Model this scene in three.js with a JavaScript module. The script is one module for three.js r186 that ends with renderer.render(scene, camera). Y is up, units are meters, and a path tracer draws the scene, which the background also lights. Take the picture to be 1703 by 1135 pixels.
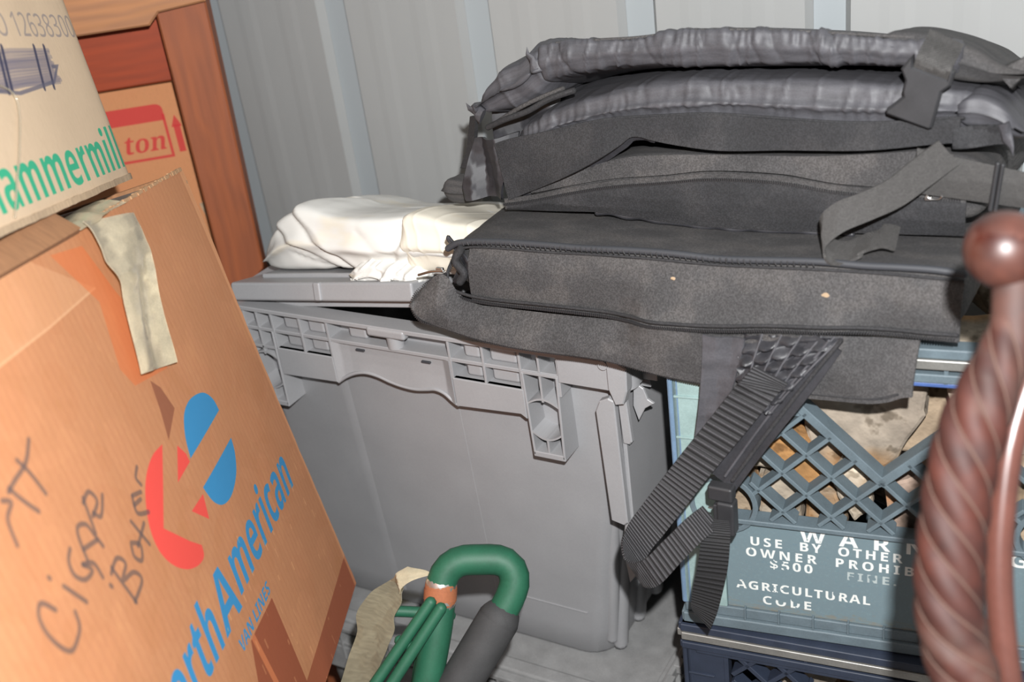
import * as THREE from 'three';
import { RoundedBoxGeometry } from 'three/addons/geometries/RoundedBoxGeometry.js';
import { mergeGeometries, mergeVertices, toCreasedNormals } from 'three/addons/utils/BufferGeometryUtils.js';

// ---------------------------------------------------------------- camera, light, exposure
const scene = new THREE.Scene();
const camera = new THREE.PerspectiveCamera(32.42, 1703 / 1135, 0.02, 30);
camera.position.set(0, 1.055, 1.3);
camera.up.set(-0.12927, 0.87957, -0.45786);
camera.lookAt(-0.48055, 1.055 - 0.45946, 1.3 - 0.74697);
camera.focus = 0.92;
camera.userData.fStop = 6;
scene.add(camera);
scene.background = new THREE.Color(0.62, 0.70, 0.82);          // overcast sky seen from the open door of the unit
scene.backgroundIntensity = 0.14;
const renderer = new THREE.WebGLRenderer({ antialias: true });
renderer.toneMapping = THREE.LinearToneMapping;
renderer.toneMappingExposure = 1.0;
renderer.shadowMap.enabled = true;
// the flash of the camera: just above and right of the lens
const flash = new THREE.PointLight(0xffffff, 5.2, 0, 2);
flash.position.set(0 + 0.020, 1.055 + 0.068, 1.3 - 0.034);
flash.castShadow = true; flash.shadow.radius = 0.4; flash.shadow.mapSize.set(2048, 2048);
flash.shadow.camera.near = 0.05; flash.shadow.camera.far = 6;
scene.add(flash);

const FLOOR = -0.115, WALL = 0.33;

// ---------------------------------------------------------------- helpers
let seed = 7;
const rnd = () => { seed = (seed * 1664525 + 1013904223) >>> 0; return seed / 4294967296; };
const lerp = (a, b, t) => a + (b - a) * t;
const clamp = (v, a = 0, b = 1) => Math.min(b, Math.max(a, v));
const smooth = (a, b, x) => { const t = clamp((x - a) / (b - a)); return t * t * (3 - 2 * t); };
function hash(i, j, k = 0) { let h = (i * 374761393 + j * 668265263 + k * 2147483647 + 1013) | 0; h = Math.imul(h ^ (h >>> 13), 1274126177); return ((h ^ (h >>> 16)) >>> 0) / 4294967296; }
function vnoise(x, y, px = 0, py = 0, s = 0) {                 // value noise, tiles when px, py are given
  const xi = Math.floor(x), yi = Math.floor(y); let fx = x - xi, fy = y - yi; fx = fx * fx * (3 - 2 * fx); fy = fy * fy * (3 - 2 * fy);
  const w = (a, p) => p ? ((a % p) + p) % p : a;
  const a = hash(w(xi, px), w(yi, py), s), b = hash(w(xi + 1, px), w(yi, py), s), c = hash(w(xi, px), w(yi + 1, py), s), d = hash(w(xi + 1, px), w(yi + 1, py), s);
  return lerp(lerp(a, b, fx), lerp(c, d, fx), fy);
}
function fbm(x, y, p, s = 0, oct = 4) { let v = 0, a = 0.5, n = 0; for (let o = 0; o < oct; o++) { v += a * vnoise(x, y, p, p, s + o * 17); n += a; x *= 2; y *= 2; p *= 2; a *= 0.5; } return v / n; }
function n3(x, y, z, s = 0) { return (vnoise(x + z * 0.73, y + z * 1.31, 0, 0, s) + vnoise(y * 0.9 + 3.1, z - x * 0.4, 0, 0, s + 5) + vnoise(z + 9.7, x + y * 0.3, 0, 0, s + 9)) / 3; }

function tex(n, size, fn, srgb = true) {                        // n pixels cover `size` metres, repeats
  const d = new Uint8Array(n * n * 4);
  for (let y = 0; y < n; y++) for (let x = 0; x < n; x++) { const c = fn(x / n, y / n, x, y), o = (y * n + x) * 4; for (let k = 0; k < 3; k++) d[o + k] = clamp(Array.isArray(c) ? c[k] : c) * 255; d[o + 3] = 255; }
  const t = new THREE.DataTexture(d, n, n); t.wrapS = t.wrapT = THREE.RepeatWrapping; t.magFilter = THREE.LinearFilter; t.minFilter = THREE.LinearMipmapLinearFilter; t.generateMipmaps = true;
  if (srgb) t.colorSpace = THREE.SRGBColorSpace; t.repeat.set(1 / size, 1 / size); t.needsUpdate = true; return t;
}
function std(color, rough, o = {}) { return new THREE.MeshStandardMaterial({ color, roughness: rough, ...o }); }

const taken = {};
function numbered(n) { if (!(n in taken)) { taken[n] = 0; return n; } taken[n]++; return n + '_' + String(taken[n]).padStart(3, '0'); }
function thing(name, label, category, base = [0, 0, 0], group) {
  const g = new THREE.Group(); g.name = numbered(name); g.position.set(...base); g.userData = { label, category }; if (group) g.userData.group = group;
  scene.add(g); return g;
}
const baseOf = p => { let b = p; while (b.parent && b.parent !== scene) b = b.parent; return b; };
function mesh(name, geo, mat, parent, label) {                  // geometry in the thing's own axes
  const m = new THREE.Mesh(geo, mat); m.name = name; m.castShadow = m.receiveShadow = true; if (label) m.userData.label = label; parent.add(m); return m;
}
function part(name, geo, mat, parent, label) {                  // geometry given in room metres, for things whose group is not turned
  const b = baseOf(parent).position; geo.translate(-b.x, -b.y, -b.z); return mesh(name, geo, mat, parent, label);
}
function struct(name, geo, mat) { const m = new THREE.Mesh(geo, mat); m.name = name; m.userData.kind = 'structure'; m.castShadow = m.receiveShadow = true; scene.add(m); return m; }
function prep(g) { g = g.index ? g.toNonIndexed() : g; for (const k of Object.keys(g.attributes)) if (!['position', 'normal', 'uv'].includes(k)) g.deleteAttribute(k); if (!g.attributes.uv) g.setAttribute('uv', new THREE.Float32BufferAttribute(new Float32Array(g.attributes.position.count * 2), 2)); return g; }
const merge = list => mergeGeometries(list.map(prep), false);
function metreUV(g, ox = 0, oy = 0) {                           // uv in metres from the dominant axis of each triangle
  g = prep(g); const p = g.attributes.position, uv = g.attributes.uv, a = new THREE.Vector3(), b = new THREE.Vector3(), c = new THREE.Vector3();
  for (let i = 0; i < p.count; i += 3) {
    a.fromBufferAttribute(p, i); b.fromBufferAttribute(p, i + 1); c.fromBufferAttribute(p, i + 2);
    const n = b.clone().sub(a).cross(c.clone().sub(a)); const ax = Math.abs(n.x), ay = Math.abs(n.y), az = Math.abs(n.z);
    for (let k = 0; k < 3; k++) { const v = [a, b, c][k]; if (az >= ax && az >= ay) uv.setXY(i + k, v.x + ox, v.y + oy); else if (ax >= ay) uv.setXY(i + k, v.z + ox, v.y + oy); else uv.setXY(i + k, v.x + ox, v.z + oy); }
  }
  return g;
}
function bx(x0, x1, y0, y1, z0, z1, r = 0.0008) {
  const w = Math.abs(x1 - x0), h = Math.abs(y1 - y0), d = Math.abs(z1 - z0); r = Math.min(r, w * 0.45, h * 0.45, d * 0.45);
  const g = new RoundedBoxGeometry(w, h, d, 1, r); g.translate((x0 + x1) / 2, (y0 + y1) / 2, (z0 + z1) / 2); return metreUV(g);
}
function shapeOf(pts) { const s = new THREE.Shape(); pts.forEach((p, i) => i ? s.lineTo(p[0], p[1]) : s.moveTo(p[0], p[1])); return s; }
function plate(pts, z0, z1, bevel = 0.0006, holes = []) {       // outline in x, y, from z0 to z1
  const s = shapeOf(pts); for (const h of holes) s.holes.push(new THREE.Path(h.map(p => new THREE.Vector2(p[0], p[1]))));
  const g = new THREE.ExtrudeGeometry(s, { depth: z1 - z0 - 2 * bevel, bevelEnabled: bevel > 0, bevelThickness: bevel, bevelSize: bevel, bevelOffset: -bevel, bevelSegments: 1, curveSegments: 12 });
  g.translate(0, 0, z0 + bevel); return metreUV(g);
}
function roundRect(x0, x1, y0, y1, r, n = 5) {
  const o = []; const c = [[x1 - r, y1 - r, 0], [x0 + r, y1 - r, 1], [x0 + r, y0 + r, 2], [x1 - r, y0 + r, 3]];
  for (const [cx, cy, q] of c) for (let i = 0; i <= n; i++) { const a = (q + i / n) * Math.PI / 2; o.push([cx + r * Math.cos(a), cy + r * Math.sin(a)]); } return o;
}
const V3 = p => new THREE.Vector3(...p);
function curve(pts, closed = false) { return new THREE.CatmullRomCurve3(pts.map(V3), closed, 'centripetal'); }
function tube(pts, r, seg = 48, rad = 12) {
  const g = new THREE.TubeGeometry(curve(pts), seg, r, rad, false); const c = curve(pts), L = c.getLength(), uv = g.attributes.uv;
  for (let i = 0; i < uv.count; i++) uv.setXY(i, uv.getX(i) * L, uv.getY(i) * 2 * Math.PI * r);
  const caps = [0, 1].map(t => { const s = new THREE.SphereGeometry(r * 0.999, rad, 6); const p = c.getPointAt(t); s.translate(p.x, p.y, p.z); return s; });
  return merge([g, ...caps]);
}
function grid(nu, nv, fn, uvfn) {                               // indexed surface patch
  const P = [], U = [], I = [];
  for (let i = 0; i <= nu; i++) for (let j = 0; j <= nv; j++) { const p = fn(i / nu, j / nv); P.push(p[0], p[1], p[2]); const q = uvfn ? uvfn(i / nu, j / nv, p) : [p[0], p[1]]; U.push(q[0], q[1]); }
  const w = nv + 1; for (let i = 0; i < nu; i++) for (let j = 0; j < nv; j++) { const a = i * w + j, b = a + w; I.push(a, b, a + 1, b, b + 1, a + 1); }
  const g = new THREE.BufferGeometry(); g.setAttribute('position', new THREE.Float32BufferAttribute(P, 3)); g.setAttribute('uv', new THREE.Float32BufferAttribute(U, 2)); g.setIndex(I); g.computeVertexNormals(); return g;
}
// a cloth sheet with thickness: fn(u, v) -> point; closed by a rim
function sheet(nu, nv, fn, th = 0.0016, uvfn) {
  const front = grid(nu, nv, fn, uvfn); const p = front.attributes.position, n = front.attributes.normal, k = p.count, w = nv + 1;
  const P = [], U = [], I = []; const uv = front.attributes.uv;
  for (let s = 0; s < 2; s++) for (let i = 0; i < k; i++) { const d = s ? -th / 2 : th / 2; P.push(p.getX(i) + n.getX(i) * d, p.getY(i) + n.getY(i) * d, p.getZ(i) + n.getZ(i) * d); U.push(uv.getX(i), uv.getY(i)); }
  const src = front.index.array; for (let i = 0; i < src.length; i += 3) { I.push(src[i], src[i + 1], src[i + 2]); I.push(src[i] + k, src[i + 2] + k, src[i + 1] + k); }
  const edge = []; for (let i = 0; i <= nu; i++) edge.push(i * w); for (let j = 1; j <= nv; j++) edge.push(nu * w + j); for (let i = nu - 1; i >= 0; i--) edge.push(i * w + nv); for (let j = nv - 1; j >= 1; j--) edge.push(j);
  for (let i = 0; i < edge.length; i++) { const a = edge[i], b = edge[(i + 1) % edge.length]; I.push(a, a + k, b, b, a + k, b + k); }
  const g = new THREE.BufferGeometry(); g.setAttribute('position', new THREE.Float32BufferAttribute(P, 3)); g.setAttribute('uv', new THREE.Float32BufferAttribute(U, 2)); g.setIndex(I); g.computeVertexNormals(); return toCreasedNormals(g, 1.0);
}
// sampler of a polyline (smooth) by fraction
function line(pts) { const c = pts.length === 2 ? new THREE.LineCurve3(V3(pts[0]), V3(pts[1])) : curve(pts); return t => { const p = c.getPoint(clamp(t)); return [p.x, p.y, p.z]; }; }
// y as a smooth function of x through [x, y] pairs
function fx(pts) {
  return x => { const n = pts.length; if (x <= pts[0][0]) return pts[0][1]; if (x >= pts[n - 1][0]) return pts[n - 1][1]; let i = 0; while (x > pts[i + 1][0]) i++;
    const p0 = pts[Math.max(0, i - 1)], p1 = pts[i], p2 = pts[i + 1], p3 = pts[Math.min(n - 1, i + 2)], h = p2[0] - p1[0], t = (x - p1[0]) / h;
    const m1 = (p2[1] - p0[1]) / (p2[0] - p0[0]) * h, m2 = (p3[1] - p1[1]) / (p3[0] - p1[0]) * h;
    return (2 * t ** 3 - 3 * t * t + 1) * p1[1] + (t ** 3 - 2 * t * t + t) * m1 + (-2 * t ** 3 + 3 * t * t) * p2[1] + (t ** 3 - t * t) * m2; };
}
// webbing: flat band along points, w = half-width vectors at the points
function band(pts, ws, th = 0.0016, n = 60, nw = 4) {
  const c = curve(pts), L = c.getLength(); const wc = curve(ws);
  return sheet(n, nw, (u, v) => { const p = c.getPoint(u), w = wc.getPoint(u); const s = v * 2 - 1; return [p.x + w.x * s, p.y + w.y * s, p.z + w.z * s]; }, th,
    (u, v) => [u * L, (v - 0.5) * 2 * ws[0].reduce((a, b) => a + b * b, 0) ** 0.5]);
}
// soft stuffed body, lofted along x: prof(x) -> {zf,zb,ybf,ytf,ytb,ybb,r,bf,bt}; disp(x,t,p,n) pushes along the normal
function softBody(x0, x1, nu, nv, prof, disp, endRound = 0.02) {
  const grid2 = [];
  for (let i = 0; i <= nu; i++) {
    const x = lerp(x0, x1, i / nu), q = prof(x), r = q.r ?? 0.25;
    const C = [[q.zb, q.ybb], [q.zf, q.ybf], [q.zf, q.ytf], [q.zb, q.ytb]]; const pts = [];
    for (let k = 0; k < 4; k++) {
      const a = C[(k + 3) % 4], b = C[k], c = C[(k + 1) % 4]; const hgt = Math.abs(q.ytf - q.ybf);
      const inn = [b[0] - a[0], b[1] - a[1]], out = [c[0] - b[0], c[1] - b[1]]; const li = Math.hypot(...inn), lo = Math.hypot(...out), rr = Math.min(hgt * r, li * 0.45, lo * 0.45);
      const A = [b[0] - inn[0] / li * rr, b[1] - inn[1] / li * rr], D = [b[0] + out[0] / lo * rr, b[1] + out[1] / lo * rr];
      pts.push(A, [0.25 * A[0] + 0.5 * b[0] + 0.25 * D[0], 0.25 * A[1] + 0.5 * b[1] + 0.25 * D[1]], D);
      const bul = k === 1 ? (q.bf ?? 0) : k === 2 ? (q.bt ?? 0) : 0; const nrm = [-out[1] / lo, out[0] / lo];
      pts.push([(b[0] + c[0]) / 2 - nrm[0] * bul, (b[1] + c[1]) / 2 - nrm[1] * bul]);
    }
    // round the two ends
    const e = Math.min(x - x0, x1 - x); const sh = e < endRound ? Math.sqrt(clamp(1 - (1 - e / endRound) ** 2)) : 1; const k = 0.25 + 0.75 * sh;
    const cy = (q.ybf + q.ytf) / 2, cz = (q.zf + q.zb) / 2, cyb = (q.ybb + q.ytb) / 2;
    const cv = new THREE.CatmullRomCurve3(pts.map(p => { const f = clamp((p[0] - q.zb) / (q.zf - q.zb)); const yc = lerp(cyb, cy, f); return new THREE.Vector3(x, yc + (p[1] - yc) * k, p[0] - (1 - sh) * 0.012 * (f * 2 - 1)); }), true, 'centripetal');
    grid2.push(cv.getSpacedPoints(nv));
  }
  const at = (i, j) => grid2[clamp(i, 0, nu)][((j % nv) + nv) % nv]; const P = [], U = [], I = [];
  for (let i = 0; i <= nu; i++) for (let j = 0; j <= nv; j++) {
    const p = at(i, j).clone(); const du = at(i + 1, j).clone().sub(at(i - 1, j)), dv = at(i, j + 1).clone().sub(at(i, j - 1)); const n = dv.cross(du).normalize();
    if (disp) p.addScaledVector(n, disp(p.x, j / nv, p, n)); P.push(p.x, p.y, p.z); U.push(p.x, (j / nv) * 0.9);
  }
  const w = nv + 1; for (let i = 0; i < nu; i++) for (let j = 0; j < nv; j++) { const a = i * w + j, b = a + w; I.push(a, a + 1, b, b, a + 1, b + 1); }
  for (const i of [0, nu]) { const c = new THREE.Vector3(); for (let j = 0; j < nv; j++) c.add(at(i, j)); c.multiplyScalar(1 / nv); const k = P.length / 3; P.push(c.x, c.y, c.z); U.push(c.x, 0); for (let j = 0; j < nv; j++) { const a = i * w + j; i ? I.push(a, a + 1, k) : I.push(a + 1, a, k); } }
  const g = new THREE.BufferGeometry(); g.setAttribute('position', new THREE.Float32BufferAttribute(P, 3)); g.setAttribute('uv', new THREE.Float32BufferAttribute(U, 2)); g.setIndex(I); g.computeVertexNormals(); return g;
}
// small teeth of a zip along a line
function teeth(pts, pitch = 0.0022, size = [0.0013, 0.003, 0.0016]) {
  const c = curve(pts), L = c.getLength(), n = Math.floor(L / pitch), out = []; const g0 = new THREE.BoxGeometry(...size); const m = new THREE.Matrix4(), up = new THREE.Vector3(0, 0, 1);
  for (let i = 0; i < n; i++) { const p = c.getPointAt(i / n), t = c.getTangentAt(i / n), b = up.clone().cross(t).normalize(); const nn = t.clone().cross(b); m.makeBasis(t, b, nn).setPosition(p); out.push(g0.clone().applyMatrix4(m)); }
  return merge(out);
}

const pleat = (x, y, amp, f = 70) => { const a = vnoise(x * f + y * f * 0.35, y * f * 0.22, 0, 0, 7), b = vnoise(x * f * 2.2 - y * f * 0.5, y * f * 0.4, 0, 0, 9); return 0.8 * amp * (0.9 * (a - 0.5) + 0.9 * (1 - Math.abs(2 * a - 1)) ** 4 * 0.4 - 0.45 * (1 - Math.abs(2 * b - 1)) ** 5); };

// ---------------------------------------------------------------- materials
const tGrain = tex(256, 0.09, (u, v) => { const a = fbm(u * 8, v * 8, 8, 3), b = vnoise(u * 128, v * 128, 128, 128, 4); return 0.80 + 0.16 * a + 0.06 * b; });
const tFine = tex(256, 0.12, (u, v) => { const a = fbm(u * 4, v * 4, 4, 13), b = vnoise(u * 160, v * 160, 160, 160, 14); return 0.93 + 0.05 * a + 0.03 * b; });
const tWear = tex(256, 0.35, (u, v) => 0.45 + 0.35 * fbm(u * 6, v * 6, 6, 23), false);
const tWeave = tex(512, 0.102, (u, v, x, y) => {                  // coarse oxford weave with dust
  const i = Math.floor(x / 4), j = Math.floor(y / 4), over = (i + j) % 2; const cx = (x % 4) / 3 - 0.5, cy = (y % 4) / 3 - 0.5;
  const t = over ? 1 - Math.abs(cx) * 1.1 : 1 - Math.abs(cy) * 1.1; const dust = fbm(u * 5, v * 5, 5, 40); const speck = hash(x, y, 5) > 0.9985 ? 0.5 : 0;
  const k = (0.30 + 0.62 * t + 0.24 * (hash(i, j, 2) - 0.5)) * (0.84 + 0.30 * dust) + speck, w = smooth(0.45, 0.7, dust) * 0.05; return [clamp(k + w), clamp(k + w * 0.8), clamp(k + w * 0.55)];
});
const tWeaveB = tex(512, 0.102, (u, v, x, y) => { const i = Math.floor(x / 4), j = Math.floor(y / 4), over = (i + j) % 2; const cx = (x % 4) / 3 - 0.5, cy = (y % 4) / 3 - 0.5; return 0.3 + 0.6 * (over ? 1 - Math.abs(cx) : 1 - Math.abs(cy)); }, false);
const tSatin = tex(256, 0.10, (u, v) => 0.66 + 0.26 * fbm(u * 6, v * 14, 6, 51) + 0.10 * vnoise(u * 120, v * 120, 120, 120, 8));
const tWeb = tex(256, 0.0290, (u, v, x, y) => {                   // webbing: ribs across, 16 rows in 256 pixels along u
  const r = (x % 26.9) / 26.9, row = Math.floor(x / 26.9); const rib = Math.sin(Math.PI * r); const dot = ((y + row * 3) % 7) < 4 ? 1 : 0.55; const line2 = r > 0.40 && r < 0.62 ? dot : 0; return clamp(0.34 + 0.20 * rib + 0.42 * line2 * (0.7 + 0.5 * hash(x >> 2, y >> 2, 4)));
});
const tWebFine = tex(256, 0.0140, (u, v, x, y) => { const a = Math.sin((x + (Math.floor(y / 16) % 2) * 8) / 16 * Math.PI) ** 2, b = Math.abs(Math.sin(y / 16 * Math.PI)); return 0.36 + 0.42 * a * b + 0.16 * hash(x >> 3, y >> 3, 7); });
const tWebB = tex(256, 0.0290, (u, v, x) => Math.abs(Math.sin(Math.PI * ((x % 26.9) / 26.9))), false);
const tCard = tex(512, 0.30, (u, v, x, y) => {
  const f = fbm(u * 6, v * 6, 6, 61), fine = vnoise(u * 170, v * 60, 170, 60, 62), flute = 0.5 + 0.5 * Math.sin(u * Math.PI * 2 * 45), sp = hash(x, y, 63);
  const k = 0.80 + 0.16 * f + 0.10 * (fine - 0.5) + 0.025 * flute + (sp > 0.995 ? -0.12 : 0); return [k, k * 0.985, k * 0.97];
});
const tWood = tex(512, 0.4, (u, v) => {
  const g = fbm(u * 40, v * 3, 1, 71), w = fbm(u * 5, v * 2, 1, 75), k = 0.58 + 0.28 * g + 0.24 * w, ring = 0.5 + 0.5 * Math.sin((u * 26 + w * 7) * 6.28); return [k + 0.05 * ring, (k + 0.04 * ring) * 0.95, k * 0.92];
});
const tRock = tex(512, 0.16, (u, v) => {
  const a = fbm(u * 5, v * 5, 5, 81, 6), b = fbm(u * 12, v * 12, 12, 85, 4), c = fbm(u * 3, v * 3, 3, 89); const k = 0.50 + 0.42 * a + 0.22 * (b - 0.5); const rust = smooth(0.56, 0.72, c) * 0.30, dark = smooth(0.60, 0.74, b) * 0.22; return [k - dark, k * (0.95 - rust * 0.5) - dark, k * (0.88 - rust) - dark];
});
const tRockB = tex(256, 0.10, (u, v) => fbm(u * 8, v * 8, 8, 91, 5), false);
const tCloth = tex(256, 0.25, (u, v) => { const s = smooth(0.62, 0.8, fbm(u * 4, v * 4, 4, 95)); return [0.97, 0.965 - 0.02 * s, 0.95 - 0.06 * s]; });
const tBrown = tex(512, 0.16, (u, v) => { const a = fbm(u * 6, v * 6, 6, 101, 5), b = fbm(u * 16, v * 16, 16, 105, 3), d = smooth(0.46, 0.64, a); return [0.50 + 0.36 * b + 0.10 * d, 0.36 + 0.30 * b + 0.32 * d, 0.32 + 0.24 * b + 0.42 * d]; });

const M = {
  wall: std(new THREE.Color(0.365, 0.37, 0.365), 0.45, { map: tex(128, 0.6, (u, v) => 0.93 + 0.07 * fbm(u * 3, v * 3, 3, 110)) }),
  wallBack: std(new THREE.Color(0.34, 0.37, 0.385), 0.45),
  concrete: std(new THREE.Color(0.26, 0.25, 0.24), 0.9, { map: tGrain }),
  grey: std(new THREE.Color(0.315, 0.316, 0.325), 0.42, { map: tFine }),
  greyOld: std(new THREE.Color(0.30, 0.30, 0.298), 0.55, { map: tGrain }),
  fabric: std(new THREE.Color(0.108, 0.104, 0.106), 0.86, { map: tWeave, bumpMap: tWeaveB, bumpScale: 0.0004 }),
  fabricDark: std(new THREE.Color(0.046, 0.046, 0.051), 0.84, { map: tWeave, bumpMap: tWeaveB, bumpScale: 0.0004 }),
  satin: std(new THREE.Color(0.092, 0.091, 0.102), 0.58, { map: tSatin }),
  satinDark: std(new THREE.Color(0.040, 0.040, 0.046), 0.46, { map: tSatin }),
  web: std(new THREE.Color(0.092, 0.090, 0.098), 0.70, { map: tWeb, bumpMap: tWebB, bumpScale: 0.0006 }),
  webDark: std(new THREE.Color(0.050, 0.050, 0.055), 0.75, { map: tWeb, bumpMap: tWebB, bumpScale: 0.0007 }),
  webOld: std(new THREE.Color(0.150, 0.143, 0.138), 0.80, { map: tWebFine, bumpMap: tWeaveB, bumpScale: 0.0004 }),
  piping: std(new THREE.Color(0.038, 0.040, 0.046), 0.6),
  zip: std(new THREE.Color(0.028, 0.028, 0.030), 0.45),
  plasticBlack: std(new THREE.Color(0.034, 0.034, 0.037), 0.50, { map: tGrain }),
  metal: std(new THREE.Color(0.62, 0.60, 0.58), 0.32, { metalness: 1 }),
  chrome: std(new THREE.Color(0.70, 0.66, 0.62), 0.30, { metalness: 0.9 }),
  rust: std(new THREE.Color(0.36, 0.12, 0.05), 0.8, { map: tGrain }),
  card: std(new THREE.Color(0.36, 0.18, 0.085), 0.85, { map: tCard }),
  cardPale: std(new THREE.Color(0.56, 0.42, 0.28), 0.85, { map: tCard }),
  cardEdge: std(new THREE.Color(0.50, 0.30, 0.16), 0.9, { map: tCard }),
  cardGrey: std(new THREE.Color(0.42, 0.36, 0.32), 0.9, { map: tCard }),
  wood: std(new THREE.Color(0.42, 0.135, 0.055), 0.6, { map: tWood }),
  woodPale: std(new THREE.Color(0.60, 0.31, 0.16), 0.7, { map: tWood }),
  woodRed: std(new THREE.Color(0.46, 0.075, 0.018), 0.55, { map: tWood }),
  cloth: std(new THREE.Color(0.70, 0.70, 0.69), 0.9, { map: tCloth }),
  clothCream: std(new THREE.Color(0.70, 0.66, 0.58), 0.9, { map: tCloth }),
  green: std(new THREE.Color(0.014, 0.105, 0.056), 0.58, { map: tGrain }),
  rubber: std(new THREE.Color(0.045, 0.045, 0.046), 0.75, { map: tGrain }),
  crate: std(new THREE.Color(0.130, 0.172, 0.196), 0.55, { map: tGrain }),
  crateGreen: std(new THREE.Color(0.30, 0.42, 0.41), 0.55, { map: tGrain }),
  crateBlue: std(new THREE.Color(0.16, 0.25, 0.37), 0.5, { map: tGrain }),
  scuffBlue: std(new THREE.Color(0.07, 0.13, 0.34), 0.5, { map: tGrain }),
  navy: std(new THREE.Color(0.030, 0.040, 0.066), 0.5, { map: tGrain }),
  rimMetal: std(new THREE.Color(0.46, 0.45, 0.42), 0.45, { metalness: 0.75, map: tGrain }),
  brown: std(new THREE.Color(0.086, 0.031, 0.021), 0.70, { map: tBrown }),
  brownKnob: std(new THREE.Color(0.105, 0.036, 0.025), 0.42, { map: tBrown }),
  brownRidge: std(new THREE.Color(0.098, 0.052, 0.038), 0.8, { map: tGrain }),
  brownGloss: std(new THREE.Color(0.105, 0.040, 0.030), 0.3, { map: tGrain }),
  yellow: std(new THREE.Color(0.56, 0.33, 0.10), 0.8, { map: tCard }),
};
const tapeMat = new THREE.MeshPhysicalMaterial({ color: new THREE.Color(0.95, 0.87, 0.66), roughness: 0.2, transmission: 0.6, thickness: 0, map: tGrain });
const filmMat = new THREE.MeshPhysicalMaterial({ color: new THREE.Color(0.47, 0.45, 0.33), roughness: 0.3, transmission: 0.55, thickness: 0, map: tCard });
const tapeBrown = std(new THREE.Color(0.30, 0.115, 0.055), 0.35, { map: tRock });
const clearTape = new THREE.MeshPhysicalMaterial({ color: new THREE.Color(0.85, 0.80, 0.70), roughness: 0.15, transmission: 0.85, thickness: 0 });

// ---------------------------------------------------------------- the storage unit
struct('floor', bx(-1.75, 1.25, FLOOR - 0.1, FLOOR, WALL - 0.1, 3.1, 0.001), M.concrete);
struct('ceiling', bx(-1.75, 1.25, 2.3, 2.38, WALL - 0.1, 3.1, 0.001), M.wall);
struct('wall_left', bx(-1.75, -1.65, FLOOR, 2.3, WALL, 3.1, 0.001), M.wall);
struct('wall_right', bx(1.15, 1.25, FLOOR, 2.3, WALL, 3.1, 0.001), M.wall);
{
  const w = struct('wall_back', bx(-1.75, 1.25, FLOOR, 2.3, WALL - 0.08, WALL - 0.013, 0.001), M.wallBack);
  const pitch = 0.1715, hw = 0.0135, first = -0.79 - 5 * pitch, up = new THREE.Matrix4().makeRotationX(-Math.PI / 2);
  const flat = (() => {                                          // one flat sheet between two grooves, edges bent back, two faint stiffening bends
    const L = pitch - 2 * hw, d = 0.0115, o = [[0, 0], [0.007, d], [0.030, d], [0.038, d + 0.0004], [0.050, d + 0.0004], [0.058, d], [L - 0.058, d], [L - 0.050, d + 0.0004], [L - 0.038, d + 0.0004], [L - 0.030, d], [L - 0.004, d], [L, 0]];
    const g = new THREE.ExtrudeGeometry(shapeOf(o.map(([a, b]) => [a, -b])), { depth: 2.3 - FLOOR, bevelEnabled: false }); g.applyMatrix4(up); return metreUV(g);
  })();
  const groove = bx(-hw, hw, 0, 2.3 - FLOOR, 0, 0.0016, 0.0004);
  for (let i = 0; i < 17; i++) {
    const x = first + i * pitch; if (x < -1.62 || x > 1.1) continue;
    const p = mesh('panel', flat, M.wall, w); p.position.set(x + hw, FLOOR, WALL - 0.0125);
    const q = mesh('groove', groove, M.wallBack, w); q.position.set(x, FLOOR, WALL - 0.0135);
  }
}

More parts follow.
